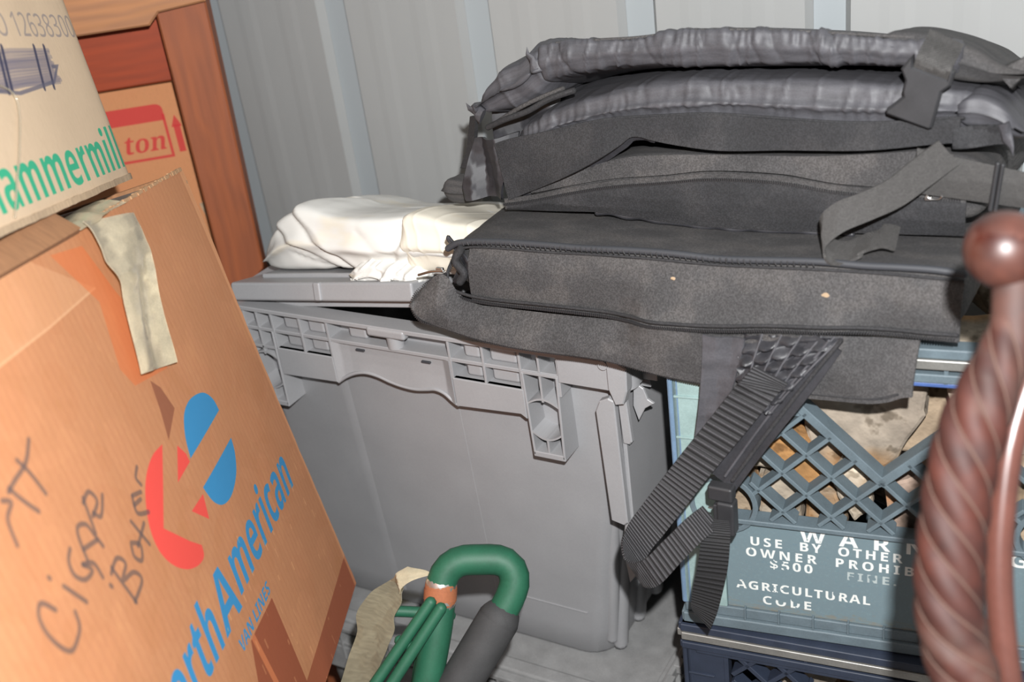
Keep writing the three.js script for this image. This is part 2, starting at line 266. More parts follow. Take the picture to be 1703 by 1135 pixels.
// ---------------------------------------------------------------- wooden frame against the wall, a printed carton inside it
{
  const f = thing('wooden_frame', 'orange-brown wooden frame of post, pale top rail and red plank against the ribbed wall', 'frame', [-0.8656, FLOOR, 0.437]); f.scale.setScalar(0.93);
  f.rotation.y = 38.17 * Math.PI / 180; const y = v => v + 0.203, FL = -0.203;
  const sl = (pts, z0, z1) => plate(pts.map(([a, b]) => [a, y(b)]), z0, z1, 0.002);
  const turn = g => { const uv = g.attributes.uv; for (let i = 0; i < uv.count; i++) uv.setXY(i, uv.getY(i), uv.getX(i)); return g; };
  mesh('post', sl([[-0.046, FL], [-0.010, FL], [0.013, 0.90], [-0.041, 0.90]], -0.03, 0.014), M.wood, f);
  mesh('post', sl([[-0.43, FL], [-0.38, FL], [-0.38, 0.90], [-0.43, 0.90]], -0.03, 0.014), M.wood, f);
  mesh('top_rail', turn(sl([[-0.44, 0.833], [-0.048, 0.8305], [-0.036, 0.842], [0.0135, 0.846], [0.0145, 0.91], [-0.44, 0.91]], 0.0145, 0.030)), M.woodPale, f, 'pale weathered top rail');
  mesh('cross_plank', turn(sl([[-0.40, 0.757], [-0.03, 0.757], [-0.03, 0.87], [-0.40, 0.87]], -0.052, -0.034)), M.woodRed, f, 'deep red cross plank');
  mesh('bottom_rail', turn(sl([[-0.40, 0.03], [-0.03, 0.03], [-0.03, 0.10], [-0.40, 0.10]], -0.052, -0.034)), M.woodRed, f);

  const c = thing('printed_carton', 'plain brown carton with red lettering and arrow inside the wooden frame', 'box', [-0.8656, FLOOR, 0.437]);
  c.rotation.y = f.rotation.y; c.scale.setScalar(0.93);
  const cv = document.createElement('canvas'); cv.width = 640; cv.height = 512; const g = cv.getContext('2d');
  g.fillStyle = '#c98a5e'; g.fillRect(0, 0, 640, 512);
  for (let i = 0; i < 9000; i++) { g.fillStyle = `rgba(${120 + rnd() * 60},${70 + rnd() * 50},${40 + rnd() * 30},0.05)`; g.fillRect(rnd() * 640, rnd() * 512, 1 + rnd() * 3, 2 + rnd() * 9); }
  const sx = 640 / 0.25, px = u => (u + 0.287) * sx, py = v => (0.750 - v) * sx;
  g.fillStyle = g.strokeStyle = 'rgba(196,44,48,0.74)';
  g.beginPath(); g.moveTo(px(-0.25), py(0.7285)); g.lineTo(px(-0.082), py(0.7275)); g.quadraticCurveTo(px(-0.074), py(0.727), px(-0.0735), py(0.720)); g.lineTo(px(-0.0735), py(0.708)); g.lineTo(px(-0.25), py(0.708)); g.closePath(); g.fill();
  g.lineWidth = 8; g.beginPath(); g.moveTo(px(-0.0745), py(0.715)); g.lineTo(px(-0.0745), py(0.665)); g.lineTo(px(-0.25), py(0.665)); g.stroke();
  g.font = 'italic bold 76px serif'; g.textAlign = 'right'; g.fillText('ton', px(-0.0795), py(0.6745));
  g.lineWidth = 19; g.beginPath(); g.moveTo(px(-0.0625), py(0.668)); g.lineTo(px(-0.0625), py(0.700)); g.stroke();
  g.beginPath(); g.moveTo(px(-0.0685), py(0.698)); g.lineTo(px(-0.0565), py(0.698)); g.lineTo(px(-0.0625), py(0.712)); g.fill();
  const ct = new THREE.CanvasTexture(cv); ct.colorSpace = THREE.SRGBColorSpace;
  const face = new THREE.BoxGeometry(0.25, 0.20, 0.003); face.translate(-0.162, y(0.65), -0.066);
  { const uv = face.attributes.uv, p = face.attributes.position; for (let i = 0; i < uv.count; i++) uv.setXY(i, (p.getX(i) + 0.287) / 0.25, (p.getY(i) - y(0.55)) / 0.20); }
  mesh('printed_panel', face, std(0xffffff, 0.85, { map: ct }), c);
  mesh('body', bx(-0.287, -0.037, 0, y(0.75), -0.155, -0.068, 0.003), M.card, c);
  mesh('torn_label', plate([[-0.060, y(0.602)], [-0.037, y(0.607)], [-0.0375, y(0.575)], [-0.052, y(0.568)]], -0.0645, -0.0635, 0.0002), M.cardPale, c, 'torn beige paper');
  mesh('yellow_sheet', plate([[-0.054, y(0.575)], [-0.046, y(0.584)], [-0.034, y(0.580)], [-0.034, y(0.45)], [-0.07, y(0.45)]], -0.0665, -0.0648, 0.0002), M.yellow, c, 'yellow paper strip');
}

// ---------------------------------------------------------------- big moving carton in the left foreground
function basisGroup(g, X, Y, Z, origin) { const m = new THREE.Matrix4().makeBasis(V3(X).normalize(), V3(Y).normalize(), V3(Z).normalize()); g.quaternion.setFromRotationMatrix(m); g.position.set(...origin); }
const NA = { X: [-0.47074, -0.16793, -0.86614], Y: [-0.25528, 0.96565, -0.04848], Z: [0.84453, 0.19829, -0.49744], O: [-0.60622, 0.39108, 0.67504] };
{
  const b = thing('moving_box', 'large worn moving carton with red and blue logo and handwritten cigar boxes', 'box'); basisGroup(b, NA.X, NA.Y, NA.Z, NA.O);
  const L = 0.56, H = 0.397, D = 0.40, W = 2048, HH = Math.round(2048 * H / L), k = W / L;
  const cv = document.createElement('canvas'); cv.width = W; cv.height = HH; const g = cv.getContext('2d');
  const X = u => (u + L) * k, Y = v => (H - v) * k, poly = (pts, col) => { g.fillStyle = col; g.beginPath(); pts.forEach((p, i) => i ? g.lineTo(X(p[0]), Y(p[1])) : g.moveTo(X(p[0]), Y(p[1]))); g.closePath(); g.fill(); };
  g.fillStyle = '#ad7650'; g.fillRect(0, 0, W, HH);
  for (let i = 0; i < 26000; i++) { const l = rnd(); g.fillStyle = l > 0.5 ? `rgba(226,164,112,${0.03 + 0.05 * rnd()})` : `rgba(140,78,38,${0.03 + 0.06 * rnd()})`; g.fillRect(rnd() * W, rnd() * HH, 1 + rnd() * 4, 3 + rnd() * 22); }
  for (let i = 0; i < 260; i++) { g.fillStyle = rnd() > 0.5 ? 'rgba(222,160,112,0.045)' : 'rgba(150,84,44,0.05)'; g.beginPath(); g.ellipse(rnd() * W, rnd() * HH, 20 + rnd() * 120, 14 + rnd() * 60, rnd() * 3, 0, 7); g.fill(); }
  for (let x = 0; x < W; x += 27) { g.fillStyle = 'rgba(110,60,28,0.055)'; g.fillRect(x, 0, 9, HH); }
  // a sheet of clear film still stuck to the upper part, seen by its edge
  poly([[-0.56, 0.397], [-0.30, 0.395], [-0.236, 0.359], [-0.312, 0.356], [-0.56, 0.353]], 'rgba(226,184,146,0.20)'); poly([[-0.236, 0.359], [-0.312, 0.356], [-0.56, 0.353], [-0.56, 0.3545], [-0.312, 0.3575], [-0.236, 0.3605]], 'rgba(236,200,160,0.20)');
  // stain left by the old tape
  poly([[-0.272, 0.391], [-0.228, 0.386], [-0.213, 0.351], [-0.183, 0.300], [-0.190, 0.286], [-0.246, 0.294], [-0.255, 0.309], [-0.240, 0.351]], 'rgba(196,98,50,0.55)');
  poly([[-0.223, 0.289], [-0.213, 0.280], [-0.207, 0.262], [-0.236, 0.250], [-0.228, 0.270]], 'rgba(124,70,46,0.8)');
  // emblem
  const blue = '#2c7cab', red = '#d2443a';
  const blob = (pts, col) => { const c = new THREE.SplineCurve(pts.map(p => new THREE.Vector2(...p))); poly(c.getPoints(50).map(p => [p.x, p.y]), col); };
  poly([...new THREE.SplineCurve([[-0.138, 0.232], [-0.140, 0.242], [-0.150, 0.251], [-0.165, 0.2555], [-0.182, 0.2568], [-0.198, 0.253], [-0.211, 0.242], [-0.218, 0.228]].map(p => new THREE.Vector2(...p))).getPoints(40).map(p => [p.x, p.y])], blue);
  poly([...new THREE.SplineCurve([[-0.138, 0.209], [-0.143, 0.198], [-0.157, 0.187], [-0.180, 0.181], [-0.200, 0.183], [-0.213, 0.192], [-0.219, 0.206]].map(p => new THREE.Vector2(...p))).getPoints(40).map(p => [p.x, p.y])], blue);
  poly([...new THREE.SplineCurve([[-0.247, 0.252], [-0.266, 0.2525], [-0.284, 0.2475], [-0.298, 0.238], [-0.309, 0.223], [-0.311, 0.208], [-0.304, 0.194], [-0.290, 0.182], [-0.273, 0.175], [-0.260, 0.1745], [-0.256, 0.181]].map(p => new THREE.Vector2(...p))).getPoints(60).map(p => [p.x, p.y]), [-0.269, 0.191], [-0.294, 0.214]], red);
  poly([[-0.228, 0.2425], [-0.221, 0.233], [-0.221, 0.227], [-0.250, 0.225]], red); poly([[-0.223, 0.203], [-0.230, 0.187], [-0.249, 0.203]], red);
  // lettering
  const text = (s, u0, u1, v, size, font = 'bold', slant = 0.12) => { g.save(); g.font = `${font} 200px sans-serif`; const w = g.measureText(s).width; g.translate(X(u0), Y(v)); g.transform(1, 0, -slant, 1, 0, 0); g.scale((u1 - u0) * k / w, size * k / 200); g.fillText(s, 0, 0); g.restore(); };
  g.fillStyle = blue; text('north', -0.402, -0.281, 0.1215, 0.053); text('A', -0.278, -0.238, 0.122, 0.053); text('merican', -0.236, -0.050, 0.1275, 0.051); text('VAN LINES', -0.266, -0.184, 0.102, 0.013, 'bold', 0.1);
  // brown paper tape seams low on the face
  poly([[-0.247, 0.100], [-0.187, 0.098], [-0.186, 0.0], [-0.31, 0.0], [-0.262, 0.077]], 'rgba(128,58,30,0.80)');
  poly([[-0.245, 0.100], [-0.238, 0.100], [-0.225, 0.0], [-0.233, 0.0]], 'rgba(190,110,66,0.8)');
  poly([[-0.0, 0.030], [0, 0], [-0.20, 0.0], [-0.19, 0.024]], 'rgba(132,62,34,0.78)');
  poly([[-0.010, 0.40], [0, 0.40], [0, 0], [-0.006, 0]], 'rgba(205,150,105,0.55)');
  for (let i = 0; i < 60; i++) { g.fillStyle = 'rgba(226,170,120,0.28)'; g.fillRect(X(-0.3 + rnd() * 0.3), Y(rnd() * 0.16), 2 + rnd() * 8, 4 + rnd() * 26); }
  // felt-pen handwriting
  const pen = (pts, w = 11) => { g.lineWidth = w; g.lineCap = g.lineJoin = 'round'; g.strokeStyle = 'rgba(74,62,62,0.60)'; g.beginPath(); const c = pts.length > 2 ? new THREE.SplineCurve(pts.map(p => new THREE.Vector2(...p))).getPoints(pts.length * 5) : pts.map(p => new THREE.Vector2(...p)); c.forEach((p, i) => i ? g.lineTo(X(p.x), Y(p.y)) : g.moveTo(X(p.x), Y(p.y))); g.stroke(); };
  for (const s of [
    [[-0.430, 0.240], [-0.438, 0.249], [-0.444, 0.246], [-0.445, 0.237], [-0.441, 0.226], [-0.434, 0.218], [-0.425, 0.219], [-0.418, 0.223], [-0.416, 0.230]], [[-0.415, 0.245], [-0.403, 0.228]], [[-0.423, 0.255], [-0.4225, 0.254]],
    [[-0.395, 0.256], [-0.401, 0.252], [-0.402, 0.244], [-0.395, 0.237], [-0.385, 0.237], [-0.391, 0.244]], [[-0.391, 0.244], [-0.381, 0.239], [-0.379, 0.229]],
    [[-0.385, 0.243], [-0.383, 0.256], [-0.379, 0.261], [-0.371, 0.258], [-0.368, 0.250], [-0.365, 0.241]], [[-0.384, 0.2495], [-0.368, 0.2465]],
    [[-0.366, 0.250], [-0.362, 0.270]], [[-0.364, 0.268], [-0.354, 0.270], [-0.350, 0.262], [-0.361, 0.258]], [[-0.359, 0.259], [-0.353, 0.254], [-0.342, 0.262]],
    [[-0.367, 0.228], [-0.360, 0.201]], [[-0.370, 0.226], [-0.358, 0.229], [-0.352, 0.222], [-0.362, 0.217], [-0.348, 0.214], [-0.344, 0.206], [-0.361, 0.202]], [[-0.376, 0.222], [-0.375, 0.2205]],
    [[-0.337, 0.227], [-0.340, 0.220], [-0.334, 0.214], [-0.328, 0.221], [-0.336, 0.227]], [[-0.326, 0.236], [-0.318, 0.216]], [[-0.313, 0.228], [-0.331, 0.222]], [[-0.312, 0.246], [-0.315, 0.236], [-0.302, 0.230]], [[-0.314, 0.241], [-0.304, 0.240]], [[-0.311, 0.246], [-0.300, 0.243]], [[-0.291, 0.256], [-0.298, 0.252], [-0.296, 0.246]],
    [[-0.383, 0.316], [-0.395, 0.308], [-0.411, 0.305], [-0.420, 0.303]], [[-0.401, 0.312], [-0.396, 0.302], [-0.392, 0.288]], [[-0.418, 0.304], [-0.413, 0.295], [-0.405, 0.284]], [[-0.428, 0.302], [-0.422, 0.298], [-0.431, 0.293], [-0.434, 0.280]]]) pen(s);
  const ct = new THREE.CanvasTexture(cv); ct.colorSpace = THREE.SRGBColorSpace; ct.anisotropy = 8;
  const uvFace = geo => { const p = geo.attributes.position, uv = geo.attributes.uv; for (let i = 0; i < p.count; i++) uv.setXY(i, (p.getX(i) + L) / L, p.getY(i) / H); return geo; };
  // printed side: outline slightly ragged, gently bowed
  const edge = []; for (let i = 0; i <= 40; i++) edge.push([0.0008 * (hash(i, 3, 1) - 0.5) - 0.004 * Math.sin(i / 40 * Math.PI), H * i / 40]);
  const side = sheet(64, 40, (u, v) => { const e = 0.004 * Math.sin(v * Math.PI) * smooth(0.86, 1, u); return [-L + L * u - e + (u === 1 ? 0.0016 * (hash(Math.round(v * 40), 3, 1) - 0.5) : 0), H * v, 0.0035 * Math.sin(v * Math.PI) * Math.sin(u * Math.PI) + 0.0008 * (vnoise(u * 9, v * 7, 0, 0, 3) - 0.5)]; }, 0.004);
  const ps = mesh('printed_side', uvFace(side), std(0xffffff, 0.82, { map: ct, bumpMap: tGrain, bumpScale: 0.0002 }), b);
  mesh('end_panel', metreUV(bx(-0.006, -0.002, 0.001, H - 0.002, -D, -0.002, 0.001)), M.card, b);
  mesh('end_panel', metreUV(bx(-L, -L + 0.004, 0.001, H - 0.002, -D, -0.002, 0.001)), M.card, b);
  mesh('side_panel', bx(-L, -0.002, 0.001, H - 0.002, -D - 0.004, -D, 0.001), M.card, b);
  mesh('bottom_panel', bx(-L, -0.002, 0, 0.004, -D, -0.003, 0.001), M.card, b);
  // top flaps, the near one lifted off the edge so that the corrugated gap shows
  mesh('top_flap', sheet(30, 10, (u, v) => [-L * 0.995 + L * 0.99 * u, H - 0.006 + 0.002 * Math.sin(u * 5) + 0.004 * v, -0.006 - 0.205 * v], 0.004), M.cardGrey, b, 'dusty grey-brown top flap');
  mesh('top_flap', sheet(30, 10, (u, v) => [-L * 0.995 + L * 0.99 * u, H - 0.001, -0.212 - 0.18 * v], 0.004), M.cardGrey, b);
  // torn corrugated lip along the top edge
  const lip = []; for (let i = 0; i < 60; i++) { const u = -0.225 + 0.223 * i / 60; const gg = new THREE.BoxGeometry(0.0062, 0.0016 + 0.0016 * hash(i, 8), 0.0016); gg.rotateZ((hash(i, 4) - 0.5) * 0.35); gg.translate(u, H - 0.0002, 0.0012 + 0.0012 * (hash(i, 9) - 0.5)); lip.push(gg); }
  for (let i = 0; i < 14; i++) { const gg = new THREE.BoxGeometry(0.0025, 0.0035, 0.0016); gg.rotateZ((hash(i, 14) - 0.5) * 1.6); gg.translate(-0.003 + 0.003 * hash(i, 19), H - 0.001 - 0.011 * hash(i, 15), 0.001 * hash(i, 12)); lip.push(gg); }
  mesh('torn_edge', metreUV(merge(lip)), M.cardEdge, ps, 'frayed corrugated edge');
  // loosened packing tape folded over the top edge
  const tp = [[-0.186, 0.394], [-0.186, 0.383], [-0.190, 0.367], [-0.196, 0.350], [-0.206, 0.325], [-0.214, 0.293]], hw = [0.042, 0.040, 0.036, 0.026, 0.026, 0.028];
  const pc = new THREE.SplineCurve(tp.map(p => new THREE.Vector2(...p)));
  mesh('packing_tape', sheet(34, 10, (u, v) => { const p = pc.getPoint(u), i = u * 5, j = Math.min(4, Math.floor(i)), w = lerp(hw[j], hw[j + 1], i - j); const s = v * 2 - 1; return [p.x + s * w, p.y - s * 0.006, 0.0075 + 0.007 * Math.sin(u * 3.1) * (0.4 + 0.6 * Math.abs(s)) + 0.0030 * Math.sin(s * 3.5 + u * 4) + 0.002 * vnoise(u * 7, v * 5)]; }, 0.0004), tapeMat, ps, 'loose yellowed packing tape');
  mesh('tape_end', sheet(10, 6, (u, v) => [-0.228 + 0.085 * u, H - 0.002 + 0.007 * Math.sin(v * 2.4) + 0.002 * hash(Math.round(u * 10), 3), 0.006 - 0.03 * v + 0.003 * Math.sin(u * 6)], 0.0005), tapeMat, ps);
  mesh('clear_tape', sheet(12, 10, (u, v) => [-0.42 + 0.185 * u + 0.01 * v, H + 0.006 + 0.012 * Math.sin(u * 3) * v + 0.002 * vnoise(u * 6, v * 6), -0.004 - 0.03 * v], 0.0004), clearTape, b, 'crinkled clear tape');
  mesh('lifted_flap', sheet(20, 6, (u, v) => [-0.47 + 0.245 * u, H - 0.002 + 0.010 * v + 0.007 * Math.sin(u * 2.6) * v, 0.004 - 0.012 * v], 0.004), M.card, b, 'lifted cardboard edge');
  // a long strip of loose plastic tape hanging from the far lower corner
  const q = new THREE.Quaternion().copy(b.quaternion).invert(), toLocal = p => { const v = V3(p).sub(V3(NA.O)).applyQuaternion(q); return [v.x, v.y, v.z]; };
  const lL = line([[-0.5038, 0.4756, 0.7421], [-0.5150, 0.4695, 0.7531], [-0.5209, 0.4601, 0.7627], [-0.5217, 0.4439, 0.7732], [-0.5244, 0.4238, 0.7873], [-0.5279, 0.4039, 0.8018], [-0.5312, 0.3799, 0.8187], [-0.55, 0.33, 0.83]].map(toLocal)), lR = line([[-0.4829, 0.4792, 0.7533], [-0.4846, 0.4694, 0.7604], [-0.4857, 0.4576, 0.7684], [-0.4876, 0.4439, 0.7780], [-0.4904, 0.4283, 0.7894], [-0.4931, 0.4147, 0.7996], [-0.4976, 0.3913, 0.8168], [-0.51, 0.34, 0.83]].map(toLocal));
  mesh('loose_tape', sheet(46, 14, (u, v) => { const a = lL(u), c = lR(u), p = a.map((x, i) => lerp(x, c[i], v)); p[2] += 0.004 * (vnoise(u * 9, v * 4, 0, 0, 6) - 0.5) + 0.003 * Math.sin(v * 3.1); p[0] += 0.0025 * (vnoise(u * 11, v * 6, 0, 0, 9) - 0.5); return p; }, 0.0005, (u, v) => [u * 0.2, v * 0.04]), filmMat, ps, 'loose yellowish plastic tape');
  const t0 = line([[-0.5038, 0.4756, 0.7421], [-0.4950, 0.4870, 0.7460], [-0.4790, 0.4975, 0.7420]].map(toLocal)), t1 = line([[-0.4840, 0.4770, 0.7520], [-0.4810, 0.4845, 0.7480], [-0.4650, 0.4900, 0.7390]].map(toLocal));
  mesh('tape_curl', sheet(16, 8, (u, v) => { const a = t0(u), c = t1(u), p = a.map((x, i) => lerp(x, c[i], v)); p[2] += 0.003 * Math.sin(v * 4 + u * 5); return p; }, 0.0005, (u, v) => [u * 0.05, v * 0.03]), tapeMat, ps, 'curled tape end');

  const s = thing('support_box', 'plain carton underneath the large moving carton', 'box', [-0.93, FLOOR, 0.96]);
  mesh('body', bx(-0.12, 0.17, 0, 0.312 - FLOOR, -0.24, 0.30, 0.003), M.card, s);
  mesh('tape_seam', bx(-0.1205, 0.1705, 0.312 - FLOOR, 0.3125 - FLOOR, -0.03, 0.03, 0.0002), tapeBrown, s);
}

// ---------------------------------------------------------------- pale paper carton on top
{
  const b = thing('paper_carton', 'pale beige paper carton with green lettering, on top of the moving carton', 'box');
  basisGroup(b, [-0.55311, -0.22154, -0.80311], [-0.24438, 0.96473, -0.09782], [0.79646, 0.14216, -0.58774], [-0.73663, 0.77481, 0.67444]);
  const L = 0.44, H = 0.24, D = 0.29, W = 1536, HH = Math.round(W * H / L), k = W / L;
  const cv = document.createElement('canvas'); cv.width = W; cv.height = HH; const g = cv.getContext('2d'); const X = u => (u + L) * k, Y = v => (H - v) * k;
  g.fillStyle = '#cdb497'; g.fillRect(0, 0, W, HH);
  for (let i = 0; i < 12000; i++) { g.fillStyle = rnd() > 0.5 ? 'rgba(232,214,190,0.06)' : 'rgba(160,128,98,0.06)'; g.fillRect(rnd() * W, rnd() * HH, 1 + rnd() * 4, 4 + rnd() * 24); }
  const text = (s, u0, u1, v, size, font = '') => { g.save(); g.font = `${font} 200px sans-serif`; const w = g.measureText(s).width; g.translate(X(u0), Y(v)); g.scale((u1 - u0) * k / w, size * k / 200); g.fillText(s, 0, 0); g.restore(); };
  g.fillStyle = '#2fa47c'; text('Hammermill', -0.327, -0.027, 0.0095, 0.043, 'bold');
  g.fillStyle = 'rgba(132,122,124,0.72)'; text('CO 12638300A', -0.216, -0.014, 0.111, 0.0225);
  g.lineCap = 'round'; const pen = (pts, w, c) => { g.lineWidth = w; g.strokeStyle = c; g.beginPath(); pts.forEach((p, i) => i ? g.lineTo(X(p[0]), Y(p[1])) : g.moveTo(X(p[0]), Y(p[1]))); g.stroke(); };
  for (let i = 0; i < 16; i++) { const v = 0.078 + 0.024 * i / 16; pen([[-0.26, v - 0.002], [-0.20 + 0.02 * rnd(), v + 0.003 * (rnd() - 0.5)], [-0.118 + 0.012 * rnd(), v + 0.001]], 10, 'rgba(92,90,112,0.36)'); }
  for (const u of [-0.213, -0.206, -0.145, -0.124]) pen([[u + 0.006, 0.104], [u - 0.006, 0.076]], 15, 'rgba(40,42,70,0.86)');
  pen([[-0.26, 0.079], [-0.20, 0.0745], [-0.125, 0.0795], [-0.106, 0.090], [-0.117, 0.090]], 9, 'rgba(80,80,100,0.7)');
  const ct = new THREE.CanvasTexture(cv); ct.colorSpace = THREE.SRGBColorSpace; ct.anisotropy = 8;
  const side = sheet(50, 20, (u, v) => [-L + L * u, H * v, -0.012 * smooth(0.90, 1, u) ** 2 + 0.0012 * (vnoise(u * 8, v * 5, 0, 0, 4) - 0.5)], 0.004);
  { const p = side.attributes.position, uv = side.attributes.uv; for (let i = 0; i < p.count; i++) uv.setXY(i, (p.getX(i) + L) / L, p.getY(i) / H); }
  mesh('printed_side', side, std(0xffffff, 0.6, { map: ct }), b);
  mesh('body', bx(-L, -0.003, 0.001, H, -D, -0.013, 0.003), M.cardPale, b);
  mesh('lower_edge', sheet(60, 4, (u, v) => [-L + L * u, -0.001 + 0.0045 * v + 0.0005 * (hash(Math.round(u * 60), 2) - 0.5), 0.002 - 0.012 * smooth(0.90, 1, u) ** 2], 0.003), M.cardPale, b, 'scuffed lower edge');
  const cr = line([[-0.255, 0.085, 0.0032], [-0.215, 0.072, 0.0035], [-0.245, 0.040, 0.0035], [-0.262, 0.028, 0.0035], [-0.292, 0.006, 0.0035]]);
  mesh('clear_wrap_crease', tube([0, 0.25, 0.5, 0.75, 1].map(t => cr(t)), 0.0008, 30, 5), clearTape, b, 'creased clear wrap');
}

// ---------------------------------------------------------------- grey totes
function tub(levels, cap) {                                      // outer skin through levels [y, x0, x1, z0, z1, r]
  const n = 6, P = [], I = []; let w = 0;
  for (const [y, x0, x1, z0, z1, r] of levels) { const l = roundRect(x0, x1, z0, z1, r, n); w = l.length; for (const [x, z] of l) P.push(x, y, z); }
  for (let a = 0; a < levels.length - 1; a++) for (let j = 0; j < w; j++) { const p = a * w + j, q = a * w + (j + 1) % w; I.push(p, q, p + w, q, q + w, p + w); }
  for (const c of cap) { const l = levels[c]; const k = P.length / 3; P.push((l[1] + l[2]) / 2, l[0], (l[3] + l[4]) / 2); for (let j = 0; j < w; j++) { const p = c * w + j, q = c * w + (j + 1) % w; I.push(p, q, k); } }
  const g = new THREE.BufferGeometry(); g.setAttribute('position', new THREE.Float32BufferAttribute(P, 3)); g.setIndex(I); g.computeVertexNormals(); return metreUV(toCreasedNormals(g, 0.7));
}
const ring = (x0, x1, z0, z1, r, w, y0, y1) => {                 // flat collar around a tub
  const s = shapeOf(roundRect(x0, x1, -z1, -z0, r)); s.holes.push(new THREE.Path(roundRect(x0 + w, x1 - w, -z1 + w, -z0 - w, Math.max(0.004, r - w * 0.5)).map(p => new THREE.Vector2(...p))));
  const g = new THREE.ExtrudeGeometry(s, { depth: y1 - y0, bevelEnabled: true, bevelThickness: 0.0006, bevelSize: 0.0006, bevelOffset: -0.0006, bevelSegments: 1 }); g.rotateX(-Math.PI / 2); g.translate(0, y0, 0); return metreUV(g);
};
const ZF = 0.606, ZB = 0.372;
{
  const t = thing('storage_tote', 'open grey plastic tote with handle rim, bag and white cloth on top', 'tote', [-0.545, 0.262, 0.49]);
  const body = merge([
    tub([[0.612, -0.758, -0.360, ZB + 0.018, 0.588, 0.022], [0.56, -0.757, -0.366, ZB + 0.020, 0.584, 0.024], [0.30, -0.757, -0.408, ZB + 0.03, 0.5665, 0.030], [0.268, -0.756, -0.414, ZB + 0.032, 0.562, 0.030], [0.258, -0.747, -0.423, ZB + 0.04, 0.553, 0.026]], [4]),
    tub([[0.612, -0.755, -0.363, ZB + 0.021, 0.585, 0.020], [0.56, -0.754, -0.369, ZB + 0.023, 0.581, 0.022], [0.275, -0.754, -0.416, ZB + 0.035, 0.560, 0.028]], [2]),
    ring(-0.758, -0.360, ZB + 0.018, 0.588, 0.022, 0.003, 0.6115, 0.6125)]);
  const shell = part('body', body, M.grey, t);
  // moulded vertical lines on the front face
  const fz = y => lerp(0.5665, 0.584, (y - 0.30) / 0.26);
  const ridge = (x0, x1, w, h) => merge([0].map(() => { const g = grid(2, 12, (u, v) => { const y = lerp(0.285, 0.555, v); return [lerp(x0, x1, 1 - v) + (u - 0.5) * w, y, fz(y) + (u === 0.5 ? h : -0.0006)]; }); return toCreasedNormals(g, 0.4); }));
  part('mould_line', metreUV(ridge(-0.650, -0.653, 0.020, 0.0006)), M.grey, shell);
  part('mould_line', metreUV(ridge(-0.5255, -0.529, 0.0024, 0.0003)), M.grey, shell);
  part('mould_line', metreUV(bx(-0.527, -0.430, 0.3235, 0.3245, 0.5675, 0.5692, 0.0003)), M.grey, shell);
  // upright flutes on the right side
  const fl = []; for (let i = 0; i < 4; i++) { const z = 0.548 - i * 0.042; fl.push(tube([[-0.3755, 0.585, z], [-0.3945, 0.42, z - 0.001], [-0.4115, 0.275, z - 0.004]], 0.0075, 12, 10)); } part('side_flutes', merge(fl), M.grey, shell);
  part('corner_bead', tube([[-0.3785, 0.585, 0.5715], [-0.3985, 0.42, 0.561], [-0.4165, 0.285, 0.5505]], 0.0065, 12, 10), M.grey, shell);

  // rim: three collars joined by upright webs
  const rim = [];
  rim.push(ring(-0.766, -0.345, ZB, ZF, 0.016, 0.019, 0.6185, 0.6215));
  rim.push(ring(-0.762, -0.350, ZB + 0.003, ZF - 0.0015, 0.016, 0.018, 0.5990, 0.6015));
  for (const x of [-0.7335, -0.7005, -0.668, -0.637, -0.5105, -0.478, -0.4435, -0.409]) rim.push(bx(x - 0.0012, x + 0.0012, 0.582, 0.6195, 0.586, ZF - 0.001, 0.0004));
  for (const z of [0.42, 0.47, 0.52, 0.565]) for (const x of [[-0.764, -0.752], [-0.366, -0.348]]) rim.push(bx(x[0], x[1], 0.580, 0.6195, z - 0.0012, z + 0.0012, 0.0004));
  for (const [a, c] of [[-0.737, -0.637], [-0.5105, -0.4425]]) rim.push(bx(a, c, 0.5805, 0.5835, 0.585, ZF - 0.001, 0.0005));                       // shelf above the front skirt
  for (const [x0, x1] of [[-0.692, -0.672], [-0.664, -0.645], [-0.500, -0.484], [-0.475, -0.449]]) for (const [y0, y1] of [[0.6015, 0.6185], [0.5835, 0.5990]]) rim.push(bx(x0, x1, y0, y1, 0.585, 0.5985, 0.003)); // raised pads in the cells
  rim.push(bx(-0.62, -0.60, 0.6015, 0.6185, 0.585, 0.597, 0.003), bx(-0.592, -0.552, 0.612, 0.6215, 0.598, 0.6075, 0.003), new THREE.CylinderGeometry(0.0075, 0.0075, 0.017, 14).translate(-0.568, 0.610, 0.599));
  rim.push(bx(-0.4435, -0.409, 0.5985, 0.6015, 0.586, ZF - 0.0005, 0.0006));
  part('rim', merge(rim), M.grey, t);
  // front skirt with the wavy hand grip
  const wave = [[-0.637, 0.5575], [-0.628, 0.5635], [-0.617, 0.5685], [-0.606, 0.5705], [-0.594, 0.5690], [-0.581, 0.5650], [-0.568, 0.5625], [-0.555, 0.5620], [-0.543, 0.5640], [-0.533, 0.5660], [-0.524, 0.5640], [-0.516, 0.5585], [-0.5105, 0.5560]];
  part('skirt_panel', plate([[-0.7005, 0.5835], [-0.637, 0.5835], [-0.637, 0.5575], [-0.7005, 0.5555]], 0.6005, ZF - 0.0005, 0.0007), M.grey, t);
  part('skirt_panel', plate([[-0.5105, 0.5835], [-0.4425, 0.5835], [-0.4425, 0.556], [-0.448, 0.5595], [-0.5105, 0.5560]], 0.6005, ZF, 0.0007), M.grey, t);
  const grip = part('hand_grip', sheet(48, 14, (u, v) => { const x = lerp(-0.6365, -0.5115, u), f = fx(wave); const y = lerp(f(x), 0.5990, v); const end = smooth(0, 0.08, u) * smooth(0, 0.08, 1 - u); return [x, y, 0.604 - 0.0045 * Math.sin(v * Math.PI * 0.5) * end - 0.004 * end * (1 - v)]; }, 0.003), M.grey, t);
